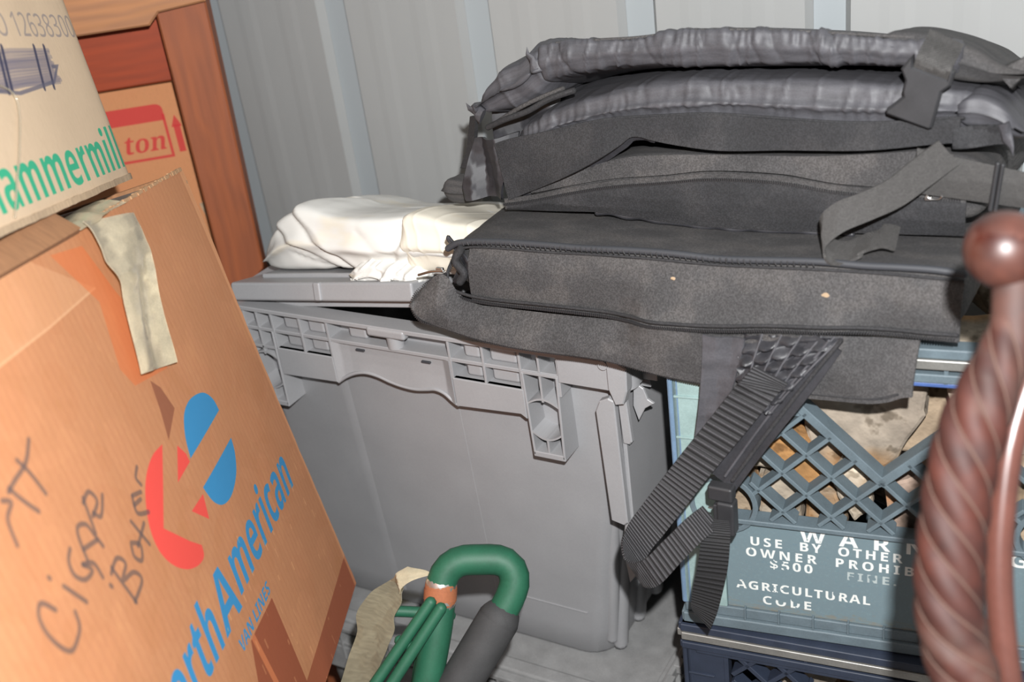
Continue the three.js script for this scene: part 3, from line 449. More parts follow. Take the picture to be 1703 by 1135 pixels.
  part('grip_lip', tube(wave.map(([x, y], i) => [x, y, 0.6035 - 0.003 * Math.sin(i / 12 * Math.PI)]), 0.0017, 48, 6), M.grey, grip);
  for (const [x, y] of [[-0.607, 0.5930], [-0.538, 0.5920]]) part('drain_slot', bx(x - 0.0045, x + 0.0045, y - 0.0009, y + 0.0009, 0.5975, 0.6025, 0.0003), M.piping, grip, 'dark slot');
  // open-celled bracket: frame, uprights, two bowed webs around a round pocket
  const bracket = (x0, x1) => {
    const g = [], y0 = 0.520, zb = 0.582, zf = ZF; const cx = (x0 + x1) / 2;
    g.push(plate([[x0, 0.600], [x0 + 0.0022, 0.600], [x0 + 0.0045, y0 + 0.002], [x0 + 0.0025, y0 + 0.002]], zb, zf, 0.0005), plate([[x1 - 0.0022, 0.600], [x1, 0.600], [x1 - 0.0015, y0 + 0.002], [x1 - 0.0037, y0 + 0.002]], zb - 0.004, zf, 0.0005));
    g.push(bx(x0 + 0.0022, x1 - 0.0015, y0, y0 + 0.0055, zb - 0.004, zf, 0.001));
    g.push(bx(cx - 0.001, cx + 0.001, 0.6015, 0.6185, zb, zf - 0.001, 0.0003), bx(cx - 0.001, cx + 0.001, 0.574, 0.599, zb, zf - 0.001, 0.0003), bx(cx - 0.001, cx + 0.001, y0 + 0.004, 0.5395, zb, zf - 0.001, 0.0003));
    const arc = (ym, bow) => grid(12, 1, (u, v) => { const x = lerp(x0 + 0.002, x1 - 0.002, u); return [x, ym + bow * Math.sin(u * Math.PI), lerp(zb, zf - 0.0006, v)]; });
    for (const [ym, bow] of [[0.5700, 0.0060], [0.5445, -0.0070]]) for (const o of [0, 0.0018]) g.push(arc(ym + o, bow));
    for (const [ym, bow] of [[0.5700, 0.0060], [0.5445, -0.0070]]) g.push(grid(12, 1, (u, v) => { const x = lerp(x0 + 0.002, x1 - 0.002, u); return [x, ym + 0.0018 * v + bow * Math.sin(u * Math.PI), zf - 0.0006]; }));
    return merge(g);
  };
  part('stacking_bracket', bracket(-0.4430, -0.4095), M.grey, t);
  part('stacking_bracket', bracket(-0.7345, -0.7010), M.grey, t);
  // corner bands
  part('corner_band', merge([plate([[-0.409, 0.596], [-0.3615, 0.596], [-0.3615, 0.6185], [-0.409, 0.6185]], 0.6015, ZF, 0.0008), (() => { const g = grid(8, 2, (u, v) => { const a = u * Math.PI / 2; return [-0.3615 + 0.0155 * Math.sin(a), lerp(0.596, 0.6185, v), 0.5905 + 0.0155 * Math.cos(a)]; }); return g; })(), bx(-0.349, -0.3462, 0.596, 0.6185, ZB + 0.02, 0.5905, 0.0005)]), M.grey, t);
  part('corner_band', bx(-0.7655, -0.7630, 0.596, 0.6185, ZB + 0.02, 0.5905, 0.0005), M.grey, t);

  // left lid flap, ajar: raised at its free edge, sunk at the back
  const lid = part('lid_flap', (() => {
    const g = merge([bx(-0.741, -0.535, 0.6265, 0.6435, 0.395, ZF, 0.0025), bx(-0.722, -0.545, 0.6425, 0.6475, 0.41, ZF - 0.022, 0.002), bx(-0.6405, -0.6325, 0.6272, 0.6437, ZF - 0.006, ZF + 0.0022, 0.0018), bx(-0.735, -0.54, 0.6180, 0.6275, 0.40, ZF - 0.018, 0.001)]);
    const m = new THREE.Matrix4().makeTranslation(-0.741, 0.6265, ZF).multiply(new THREE.Matrix4().makeRotationZ(0.118)).multiply(new THREE.Matrix4().makeRotationX(-0.24)).multiply(new THREE.Matrix4().makeTranslation(0.741, -0.6265, -ZF)); g.applyMatrix4(m); return metreUV(g);
  })(), M.grey, t);
  // broken hinge and the second flap hanging down the right side
  part('hinge', merge([
    plate([[-0.3640, 0.6245], [-0.3575, 0.6260], [-0.3470, 0.6205], [-0.3480, 0.600], [-0.3520, 0.588], [-0.3590, 0.586], [-0.3640, 0.600]].map(([x, y]) => [x, y]), 0.5985, 0.6095, 0.001),
    new THREE.CylinderGeometry(0.004, 0.004, 0.012, 12).rotateX(Math.PI / 2).translate(-0.3665, 0.6205, 0.604),
    bx(-0.3475, -0.334, 0.597, 0.6035, 0.575, 0.583, 0.001),
    plate([[-0.352, 0.597], [-0.344, 0.592], [-0.341, 0.583], [-0.336, 0.580], [-0.344, 0.574], [-0.350, 0.562], [-0.354, 0.575]], 0.586, 0.589, 0.0006),
    new THREE.CylinderGeometry(0.0018, 0.0018, 0.0115, 10).rotateX(Math.PI / 2).translate(-0.3535, 0.6125, 0.604)]), M.grey, t);
  const hang = part('hanging_lid_flap', merge([
    plate([[-0.3795, 0.5745], [-0.3755, 0.584], [-0.3675, 0.588], [-0.3625, 0.586], [-0.3605, 0.470], [-0.3640, 0.4665], [-0.3755, 0.4690]], 0.597, 0.6045, 0.001),
    plate([[-0.3615, 0.588], [-0.354, 0.585], [-0.3520, 0.548], [-0.3545, 0.545], [-0.3600, 0.5455]], 0.595, 0.6005, 0.001),
    plate([[-0.3665, 0.468], [-0.3605, 0.4690], [-0.3570, 0.415], [-0.3680, 0.3995], [-0.3715, 0.436]], 0.589, 0.597, 0.001),
    bx(-0.3625, -0.3585, 0.42, 0.585, 0.405, 0.597, 0.001)]), M.grey, t);
}
{
  const t = thing('storage_tote', 'lower grey plastic tote underneath, its lid border showing', 'tote', [-0.545, FLOOR, 0.49]);
  const y1 = 0.262;
  part('body', merge([tub([[y1 - 0.004, -0.758, -0.360, ZB + 0.018, 0.600, 0.022], [0.10, -0.76, -0.39, ZB + 0.025, 0.585, 0.026], [FLOOR + 0.012, -0.745, -0.405, ZB + 0.032, 0.570, 0.030], [FLOOR, -0.736, -0.416, ZB + 0.04, 0.562, 0.026]], [3])]), M.greyOld, t);
  const rim = [ring(-0.766, -0.345, ZB, ZF + 0.012, 0.016, 0.02, y1 - 0.005, y1 - 0.001), ring(-0.762, -0.350, ZB + 0.003, ZF + 0.010, 0.016, 0.018, y1 - 0.026, y1 - 0.023)];
  for (const x of [-0.70, -0.637, -0.56, -0.51, -0.4435, -0.409]) rim.push(bx(x - 0.0012, x + 0.0012, y1 - 0.045, y1 - 0.003, 0.595, ZF + 0.011, 0.0004));
  rim.push(bx(-0.76, -0.353, y1 - 0.062, y1 - 0.030, ZF + 0.004, ZF + 0.0095, 0.001));
  part('rim', merge(rim), M.greyOld, t);
  // lid halves with a raised border and a sunk middle where the upper tote stands
  const half = (x0, x1) => merge([bx(x0, x1, y1 - 0.0045, y1 - 0.0015, ZB + 0.008, ZF + 0.004, 0.001), bx(x1 - 0.006, x1, y1 - 0.004, y1 + 0.012, ZB + 0.01, ZF + 0.002, 0.002), bx(x0, x0 + 0.004, y1 - 0.004, y1 + 0.002, ZB + 0.01, ZF - 0.03, 0.001), bx(x0, x1, y1 - 0.004, y1 + 0.004, ZF - 0.014, ZF + 0.003, 0.003)]);
  part('lid_flap', half(-0.5550, -0.350), M.greyOld, t);
  const other = half(-0.5550, -0.350); other.translate(0.5555, 0, 0); other.scale(-1, 1, 1); other.translate(-0.5560, 0, 0);
  { const p = other.attributes.position, n = other.attributes.normal; for (let i = 0; i < p.count; i += 3) for (const at of [p, n, other.attributes.uv]) { const s = at.itemSize; for (let k = 0; k < s; k++) { const a = at.array[(i + 1) * s + k]; at.array[(i + 1) * s + k] = at.array[(i + 2) * s + k]; at.array[(i + 2) * s + k] = a; } } }
  part('lid_flap', other, M.greyOld, t);
  const nub = []; for (let i = 0; i < 9; i++) { const z = 0.40 + i * 0.024; nub.push(bx(-0.3535, -0.3455, y1 + 0.004, y1 + 0.0135, z, z + 0.012, 0.001)); } part('hinge_knuckles', merge(nub), M.greyOld, t);
}

// ---------------------------------------------------------------- milk crates
const CS = 0.978;                                                // crate sizes below were read at a slightly larger scale
function crateWall(parent, mats, front, A) {                     // one side: u along the side, v height, z outwards = 0
  const S = v => v * CS, H = v => (v - 0.393) * CS, W = 0.305; const add = (n, g, m, l, under = parent) => { g.applyMatrix4(A); return mesh(n, g, m, under, l); };
  const B = (u0, u1, v0, v1, z0, z1, r) => bx(S(u0), S(u1), H(v0), H(v1), z0, z1, r);
  // corner strips
  for (const [a, b] of [[0.0005, 0.0365], [W - 0.0365, W - 0.0005]]) {
    const cp = add('corner_panel', B(a, b, 0.4125, 0.6410, -0.0075, -0.001, 0.0012), mats.pale);
    for (const v of [0.6077, 0.5723, 0.537, 0.4700]) add('corner_rib', B(a + 0.004, b - 0.010, v - 0.0008, v + 0.0008, -0.002, 0.0006, 0.0003), mats.pale, undefined, cp);
    add('edge_strip', a < 0.1 ? B(a, a + 0.0035, 0.4125, 0.6410, -0.0075, 0.0002, 0.001) : B(b - 0.0035, b, 0.4125, 0.6410, -0.0075, 0.0002, 0.001), mats.blue, 'blue rubbed edge', cp);
  }
  // bands top and bottom
  add('top_rim', merge([B(0, W, 0.6535, 0.6610, -0.012, 0.002, 0.0012), B(0, W, 0.6345, 0.6415, -0.010, 0.0015, 0.0012), ...[0.04, 0.10, 0.19, 0.25].map(u => B(u, u + 0.003, 0.632, 0.655, -0.009, 0.0005, 0.0004))]), mats.rim);
  if (front) add('rim_scuff', B(0.012, W - 0.012, 0.6312, 0.6345, -0.008, 0.0006, 0.0008), mats.scuff, 'blue scuffed lip under the rim');
  add('rim_strip', B(0.001, W - 0.001, 0.6460, 0.6535, -0.010, 0.0035, 0.001), mats.metal, 'dull metal strip');
  const bl = add('bottom_ledge', merge([B(0, W, 0.3930, 0.4030, -0.012, 0.0015, 0.0014), B(0.002, W - 0.002, 0.4030, 0.4125, -0.012, -0.0015, 0.001)]), mats.low);
  for (let i = 0; i < 9; i++) add('ledge_rib', B(0.05 + i * 0.0265, 0.0515 + i * 0.0265, 0.4035, 0.4150, -0.004, 0.0008, 0.0003), mats.main, undefined, bl);
  // label field and the shelf above it
  const fieldMat = front && mats.label ? mats.label : mats.main;
  const field = B(0.0365, W - 0.0365, 0.4125, 0.4985, -0.0075, -0.0035, 0.0008);
  if (front && mats.label) { const p = field.attributes.position, uv = field.attributes.uv; for (let i = 0; i < p.count; i++) uv.setXY(i, (p.getX(i) / CS - 0.0365) / (W - 0.073), (p.getY(i) / CS + 0.393 - 0.4125) / 0.086); }
  add('label_field', field, fieldMat, front && mats.label ? 'panel with white warning lettering' : undefined);
  add('shelf_bar', B(0.0365, W - 0.0365, 0.4985, 0.5030, -0.013, 0.0012, 0.0010), mats.main);
  // diagonal lattice under a V-shaped hand opening
  const cx = 0.1525, cy = 0.5484, st = 0.0352, depth = 0.014; const inR = (x, y) => y >= 0.5045 && y <= 0.6035 && x >= 0.0585 && x + y <= cx + cy + 1e-6 && x - y >= -0.5018;
  const bar = (x0, y0, x1, y1, w, d, m) => { const L = Math.hypot(x1 - x0, y1 - y0) * CS; if (L < 0.006) return; const g = bx(-L / 2 - w * 0.3, L / 2 + w * 0.3, -w / 2, w / 2, -d, 0, 0.0007); g.rotateZ(Math.atan2(y1 - y0, x1 - x0)); g.translate(S((x0 + x1) / 2), H((y0 + y1) / 2), 0); add('lattice_bar', metreUV(g), m); };
  if (front && !mats.label) for (const dir of [1, -1]) for (let m = -4; m <= 5; m++) {       // close lattice beside the grip of the lower crate
    let t0 = null, t1 = null; for (let i = 0; i <= 300; i++) { const t = -0.06 + 0.12 * i / 300, x = 0.07 + 0.0352 * m * 0.9 + t, y = 0.610 + dir * t; if (x >= 0.042 && x <= 0.104 && y >= 0.588 && y <= 0.633) { if (t0 === null) t0 = t; t1 = t; } }
    if (t0 !== null) bar(0.07 + 0.0352 * m * 0.9 + t0, 0.610 + dir * t0, 0.07 + 0.0352 * m * 0.9 + t1, 0.610 + dir * t1, 0.0040, depth, mats.main);
  }
  for (const side of [1, -1]) {
    const mx = x => side > 0 ? x : 2 * cx - x;
    for (const dir of [1, -1]) for (let m = -5; m <= 1; m++) {
      let t0 = null, t1 = null; for (let i = 0; i <= 400; i++) { const t = -0.12 + 0.24 * i / 400; const x0 = dir > 0 ? cx + st * m : cx + st * m, x = x0 + t, y = cy + (dir > 0 ? t : -t); if (x > cx) continue; if (inR(x, y)) { if (t0 === null) t0 = t; t1 = t; } }
      if (t0 === null) continue; const X = t => mx(cx + st * m + t), Y = t => cy + (dir > 0 ? t : -t); if (dir < 0 && m === 0) continue;
      bar(X(t0), Y(t0), X(t1), Y(t1), 0.0033, depth, mats.main);
    }
    bar(mx(cx), cy, mx(0.0925), 0.6085, 0.0068, depth + 0.001, mats.main);                    // arm of the V
    if (mats.label) add('post_bar', B(Math.min(mx(0.088), mx(0.098)), Math.max(mx(0.088), mx(0.098)), 0.598, 0.636, -0.0115, -0.001, 0.001), mats.main);
    add('lattice_edge', B(Math.min(mx(0.0345), mx(0.0385)), Math.max(mx(0.0345), mx(0.0385)), 0.5425, 0.636, -0.0115, -0.0005, 0.0006), mats.main);
    const rg = new THREE.ExtrudeGeometry((() => { const s = shapeOf(roundRect(-0.0255, 0.0255, -0.0255, 0.0255, 0.0254, 8)); s.holes.push(new THREE.Path(roundRect(-0.0222, 0.0222, -0.0222, 0.0222, 0.0221, 8).map(p => new THREE.Vector2(...p)))); return s; })(), { depth: 0.0125, bevelEnabled: true, bevelSize: 0.0004, bevelThickness: 0.0004, bevelSegments: 1 });
    rg.translate(S(mx(0.0375)), H(0.5145), -0.0125); add('ring_eye', metreUV(rg), mats.main);
  }
}
function crate(name, label, base, turn, mats, group, height = 0.2621) {
  const c = thing(name, label, 'crate', base, group); c.rotation.y = turn; const W = 0.305 * CS, Dp = 0.285;
  const A = (x, z, a, sx) => new THREE.Matrix4().makeTranslation(x, 0, z).multiply(new THREE.Matrix4().makeRotationY(a)).multiply(new THREE.Matrix4().makeScale(sx, 1, 1));
  crateWall(c, mats, true, A(-W / 2, Dp / 2, 0, 1)); crateWall(c, mats, false, A(W / 2, Dp / 2, Math.PI / 2, Dp / W)); crateWall(c, mats, false, A(-W / 2, -Dp / 2, -Math.PI / 2, Dp / W));
  mesh('back_wall', bx(-W / 2 + 0.01, W / 2 - 0.01, 0.005, 0.255, -Dp / 2, -Dp / 2 + 0.006, 0.001), mats.main, c);
  mesh('bottom', bx(-W / 2 + 0.004, W / 2 - 0.004, 0.001, 0.007, -Dp / 2 + 0.004, Dp / 2 - 0.004, 0.001), mats.main, c);
  return c;
}
const labelMat = (() => {
  const k = 4400, W = Math.round(0.232 * k), H = Math.round(0.086 * k), cv = document.createElement('canvas'); cv.width = W; cv.height = H; const g = cv.getContext('2d');
  g.fillStyle = '#68797f'; g.fillRect(0, 0, W, H);
  for (let i = 0; i < 5000; i++) { g.fillStyle = rnd() > 0.5 ? 'rgba(124,150,158,0.10)' : 'rgba(84,108,120,0.10)'; g.fillRect(rnd() * W, rnd() * H, 1 + rnd() * 9, 1 + rnd() * 7); }
  for (let i = 0; i < 260; i++) { g.fillStyle = `rgba(126,112,94,${0.08 + 0.12 * rnd()})`; const h = rnd() * rnd() * 46; g.beginPath(); g.ellipse(rnd() * W, H - h, 6 + rnd() * 18, 2 + rnd() * 5, 0, 0, 7); g.fill(); }
  const X = u => (u - 0.0365) * k, Y = v => (0.4985 - v) * k;
  const t = (s, u, v, size, sp, wide = 1.15, col = '#d6d8d4') => { g.save(); g.font = `bold ${size * k * 1.37}px sans-serif`; g.fillStyle = col; let x = 0; g.translate(X(u), Y(v)); g.scale(wide, 1); for (const ch of s) { g.fillText(ch, x, 0); x += (g.measureText(ch).width + sp * k); } g.restore(); };
  t('WARNING', 0.0935, 0.4855, 0.0125, 0.0075, 1.25); t('USE  BY  OTHER  THAN', 0.0555, 0.4765, 0.0082, 0.0016, 1.1); t('OWNER  PROHIBITED', 0.0520, 0.4655, 0.0082, 0.0019, 1.12); t('$500', 0.0705, 0.4560, 0.0082, 0.0016, 1.12);
  t('FINE.', 0.128, 0.4545, 0.0078, 0.0016, 1.1, 'rgba(214,216,212,0.55)'); t('M', 0.182, 0.4555, 0.007, 0.001, 1.1, 'rgba(210,200,150,0.6)'); t('AGRICULTURAL', 0.0440, 0.4325, 0.0082, 0.0008, 1.12); t('CODE', 0.0640, 0.4195, 0.0082, 0.0016, 1.12); t('3', 0.208, 0.425, 0.009, 0, 1.1, 'rgba(190,196,192,0.5)');
  // paint worn off the raised letters in chips
  const chip = (u, v, w, h) => { g.fillStyle = '#68797f'; g.beginPath(); g.ellipse(X(u), Y(v), w * k, h * k, rnd(), 0, 7); g.fill(); };
  for (const [u, v, w, h] of [[0.046, 0.438, 0.003, 0.002], [0.121, 0.4395, 0.0025, 0.003], [0.0785, 0.4265, 0.006, 0.0024], [0.0905, 0.4265, 0.004, 0.002], [0.0735, 0.4625, 0.0022, 0.0012], [0.0795, 0.4630, 0.002, 0.0016], [0.083, 0.4565, 0.0018, 0.0012], [0.133, 0.4555, 0.0035, 0.0022], [0.147, 0.459, 0.003, 0.002], [0.063, 0.4695, 0.0018, 0.001]]) chip(u, v, w, h);
  for (let i = 0; i < 240; i++) chip(0.0365 + rnd() * 0.232, 0.4125 + rnd() * 0.086, 0.0003 + rnd() * 0.0006, 0.0002 + rnd() * 0.0005);
  const ct = new THREE.CanvasTexture(cv); ct.colorSpace = THREE.SRGBColorSpace; ct.anisotropy = 8; return std(0xffffff, 0.55, { map: ct });
})();
const th = 8.5 * Math.PI / 180;
const crateAt = (corner, a, y) => { const ex = [Math.cos(a), -Math.sin(a)], nz = [Math.sin(a), Math.cos(a)], W = 0.305 * CS / 2, D = 0.285 / 2; return [corner[0] + ex[0] * W - nz[0] * D, y, corner[1] + ex[1] * W - nz[1] * D]; };
const CR = crateAt([-0.3042, 0.6323], th, 0.4077);
crate('milk_crate', 'pale blue-green milk crate holding stones, with warning lettering', CR, th, { main: M.crate, pale: M.crateGreen, blue: M.crateBlue, rim: M.crate, low: M.crate, metal: M.rimMetal, label: labelMat, scuff: M.scuffBlue });
const CR2 = crateAt([-0.3070, 0.6335], 6.5 * Math.PI / 180, 0.1435);
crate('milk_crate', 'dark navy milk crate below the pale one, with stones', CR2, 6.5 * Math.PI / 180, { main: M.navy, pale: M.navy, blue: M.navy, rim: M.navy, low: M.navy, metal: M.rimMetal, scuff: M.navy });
{ const s = thing('support_box', 'plain carton underneath the two milk crates', 'box', [CR2[0], FLOOR, CR2[2]]); s.rotation.y = 0.1; mesh('body', bx(-0.145, 0.145, 0, 0.143 - FLOOR, -0.13, 0.13, 0.003), M.card, s); mesh('tape_seam', bx(-0.03, 0.03, 0.05, 0.2, 0.1295, 0.1305, 0.0002), tapeBrown, s); }

// stones
function rockGeo(sx, sy, sz, sd, cuts = 5) {
  const g = mergeVertices(new THREE.IcosahedronGeometry(1, 14).deleteAttribute('uv').deleteAttribute('normal'), 1e-4); const p = g.attributes.position, v = new THREE.Vector3(), pl = [];
  for (let i = 0; i < cuts; i++) { const n = new THREE.Vector3(hash(sd, i, 1) - 0.5, hash(sd, i, 2) - 0.5, hash(sd, i, 3) - 0.5).normalize(); pl.push([n, 0.55 + 0.25 * hash(sd, i, 4)]); }
  for (let i = 0; i < p.count; i++) { v.fromBufferAttribute(p, i); for (const [n, d] of pl) { const k = v.dot(n); if (k > d) v.addScaledVector(n, (d - k) * 0.93); } const q = v.clone(); v.multiplyScalar(1 + 0.14 * (n3(q.x * 2 + sd, q.y * 2, q.z * 2, sd) - 0.5) + 0.07 * (n3(q.x * 7, q.y * 7 + sd, q.z * 7, sd + 1) - 0.5)); p.setXYZ(i, v.x * sx, v.y * sy, v.z * sz); }
  g.computeVertexNormals(); return metreUV(toCreasedNormals(g, 0.7), sd * 0.037, sd * 0.053);
}
const rockMat = (r, g, b) => std(new THREE.Color(r, g, b), 0.9, { map: tRock, bumpMap: tRockB, bumpScale: 0.0025 });
const RK = { buff: rockMat(0.82, 0.77, 0.70), grey: rockMat(0.64, 0.60, 0.56), rust: rockMat(0.90, 0.52, 0.22), pink: rockMat(0.66, 0.54, 0.50), tan: rockMat(0.78, 0.66, 0.53) };
function stone(label, u, v, d, size, turn, mat, sd, at = CR, a = th, yv = 0.393) {   // u, v on the crate's front, d behind it
  const W = 0.305 * CS, ex = [Math.cos(a), -Math.sin(a)], nz = [Math.sin(a), Math.cos(a)], lx = u * CS - W / 2, lz = 0.285 / 2 - d; const x = at[0] + ex[0] * lx + nz[0] * lz, z = at[2] + ex[1] * lx + nz[1] * lz, y = at[1] + (v - yv) * CS;
  const m = mesh(numbered('stone'), rockGeo(...size, sd), mat, scene); m.position.set(x, y, z); m.rotation.set(...turn); m.userData = { label, category: 'stone', group: 'stones in the milk crates' }; return m;
}
function slabStone(label, poly, d, thick, mat, sd) {             // flat-faced broken stone; outline on the crate's front axes, d behind the front
  const cx = poly.reduce((a, p) => a + p[0], 0) / poly.length, cy = poly.reduce((a, p) => a + p[1], 0) / poly.length, W = 0.305 * CS;
  const out = []; poly.forEach((p, i) => { const q = poly[(i + 1) % poly.length]; for (let k = 0; k < 5; k++) { const t = k / 5; out.push([(lerp(p[0], q[0], t) - cx) * CS + 0.0022 * (hash(sd, i * 5 + k, 3) - 0.5), (lerp(p[1], q[1], t) - cy) * CS + 0.0022 * (hash(sd, i * 5 + k, 4) - 0.5)]); } });
  const g0 = new THREE.ExtrudeGeometry(shapeOf(out), { depth: thick, bevelEnabled: true, bevelSize: 0.003, bevelThickness: 0.004, bevelOffset: -0.003, bevelSegments: 2, steps: 3 }); const p = g0.attributes.position;
  for (let i = 0; i < p.count; i++) { const x = p.getX(i), y = p.getY(i), z = p.getZ(i); p.setZ(i, z - thick + 0.10 * x * (hash(sd, 1) - 0.5) + 0.16 * y * (hash(sd, 2) - 0.7) + 0.004 * (n3(x * 50, y * 50, z * 50, sd) - 0.5)); }
  g0.computeVertexNormals(); const m = mesh(numbered('stone'), metreUV(g0, sd * 0.037, sd * 0.053), mat, scene);
  const lx = cx * CS - W / 2, lz = 0.285 / 2 - d, ex = [Math.cos(th), -Math.sin(th)], nz = [Math.sin(th), Math.cos(th)]; m.position.set(CR[0] + ex[0] * lx + nz[0] * lz, CR[1] + (cy - 0.393) * CS, CR[2] + ex[1] * lx + nz[1] * lz); m.rotation.y = th; m.userData = { label, category: 'stone', group: 'stones in the milk crates' };
}
slabStone('largest flat grey-buff stone behind the V-shaped crate opening', [[0.0905, 0.585], [0.0970, 0.648], [0.1535, 0.652], [0.1795, 0.6120], [0.1790, 0.5871], [0.1620, 0.5500], [0.1400, 0.5300], [0.1211, 0.5300], [0.1000, 0.5480]], 0.036, 0.03, RK.grey, 3);
slabStone('buff stone in the right of the V-shaped crate opening', [[0.1835, 0.650], [0.2400, 0.652], [0.2440, 0.5481], [0.2145, 0.5450], [0.2000, 0.5702]], 0.036, 0.035, RK.buff, 12);
slabStone('tan stone wedged between two larger ones at the crate opening', [[0.1650, 0.600], [0.2052, 0.5900], [0.2052, 0.5400], [0.1850, 0.5310], [0.1550, 0.5321]], 0.072, 0.02, RK.tan, 7);
slabStone('rust-orange stone behind the left of the crate lattice', [[0.0610, 0.5560], [0.0768, 0.5766], [0.0990, 0.5600], [0.1100, 0.5300], [0.0942, 0.5220], [0.0717, 0.5360]], 0.027, 0.014, RK.rust, 21);
slabStone('cream stone above the ring at the crate corner', [[0.0360, 0.5442], [0.0540, 0.5740], [0.0645, 0.5583], [0.0712, 0.5304], [0.0431, 0.5297]], 0.034, 0.02, RK.buff, 33);
slabStone('pale stone seen through the ring at the crate corner', [[0.0143, 0.5259], [0.0504, 0.5263], [0.0560, 0.4791], [0.0144, 0.4629]], 0.030, 0.03, RK.tan, 5);
slabStone('cream stone behind the lower lattice beside the ring', [[0.0590, 0.5200], [0.0721, 0.5313], [0.0895, 0.5184], [0.0910, 0.4749], [0.0600, 0.4749]], 0.030, 0.02, RK.buff, 31);
slabStone('small pale stone behind the middle of the lower lattice', [[0.0930, 0.4800], [0.0970, 0.5180], [0.1169, 0.5200], [0.1260, 0.4800]], 0.032, 0.02, RK.grey, 17);
slabStone('whitish stone below the V of the crate opening', [[0.1143, 0.5317], [0.1210, 0.5488], [0.1380, 0.5401], [0.1450, 0.5100], [0.1322, 0.4943], [0.1200, 0.5150]], 0.026, 0.008, RK.buff, 19);
slabStone('pinkish stone behind the lattice right of the V', [[0.1515, 0.5262], [0.1766, 0.5400], [0.2063, 0.5134], [0.1966, 0.4836], [0.1566, 0.4836]], 0.032, 0.02, RK.pink, 14);
slabStone('pale stone behind the far right lattice', [[0.2110, 0.5400], [0.2560, 0.5500], [0.2660, 0.4800], [0.2120, 0.4800]], 0.034, 0.02, RK.tan, 9);
stone('cream stone under the left arm of the crate opening', 0.060, 0.606, 0.065, [0.026, 0.028, 0.022], [0.2, 0.4, 0.1], RK.buff, 8);
stone('stone showing above the crate rim beside the wooden knob', 0.235, 0.650, 0.150, [0.045, 0.024, 0.05], [0.3, 0.4, 0.2], RK.buff, 27);
stone('stone deep behind the lattice in the crate middle', 0.150, 0.47, 0.160, [0.055, 0.05, 0.04], [0.1, 0.9, 0.2], RK.pink, 41);
stone('stone deep in the left of the pale crate', 0.060, 0.45, 0.140, [0.04, 0.05, 0.04], [0.5, 0.9, 0.2], RK.tan, 43);
stone('stone deep in the right of the pale crate', 0.250, 0.46, 0.140, [0.04, 0.055, 0.04], [0.9, 0.2, 0.2], RK.grey, 44);
stone('grey stone behind the lattice of the navy crate', 0.085, 0.585, 0.055, [0.035, 0.03, 0.025], [0.1, 0.3, 0.2], RK.grey, 51, CR2, 0.1134);
stone('buff stone in the opening of the navy crate', 0.175, 0.605, 0.060, [0.055, 0.028, 0.035], [0.1, 0.1, 0.1], RK.buff, 52, CR2, 0.1134);
stone('stone low in the navy crate', 0.15, 0.46, 0.12, [0.09, 0.06, 0.07], [0.1, 0.1, 0.1], RK.tan, 53, CR2, 0.1134);

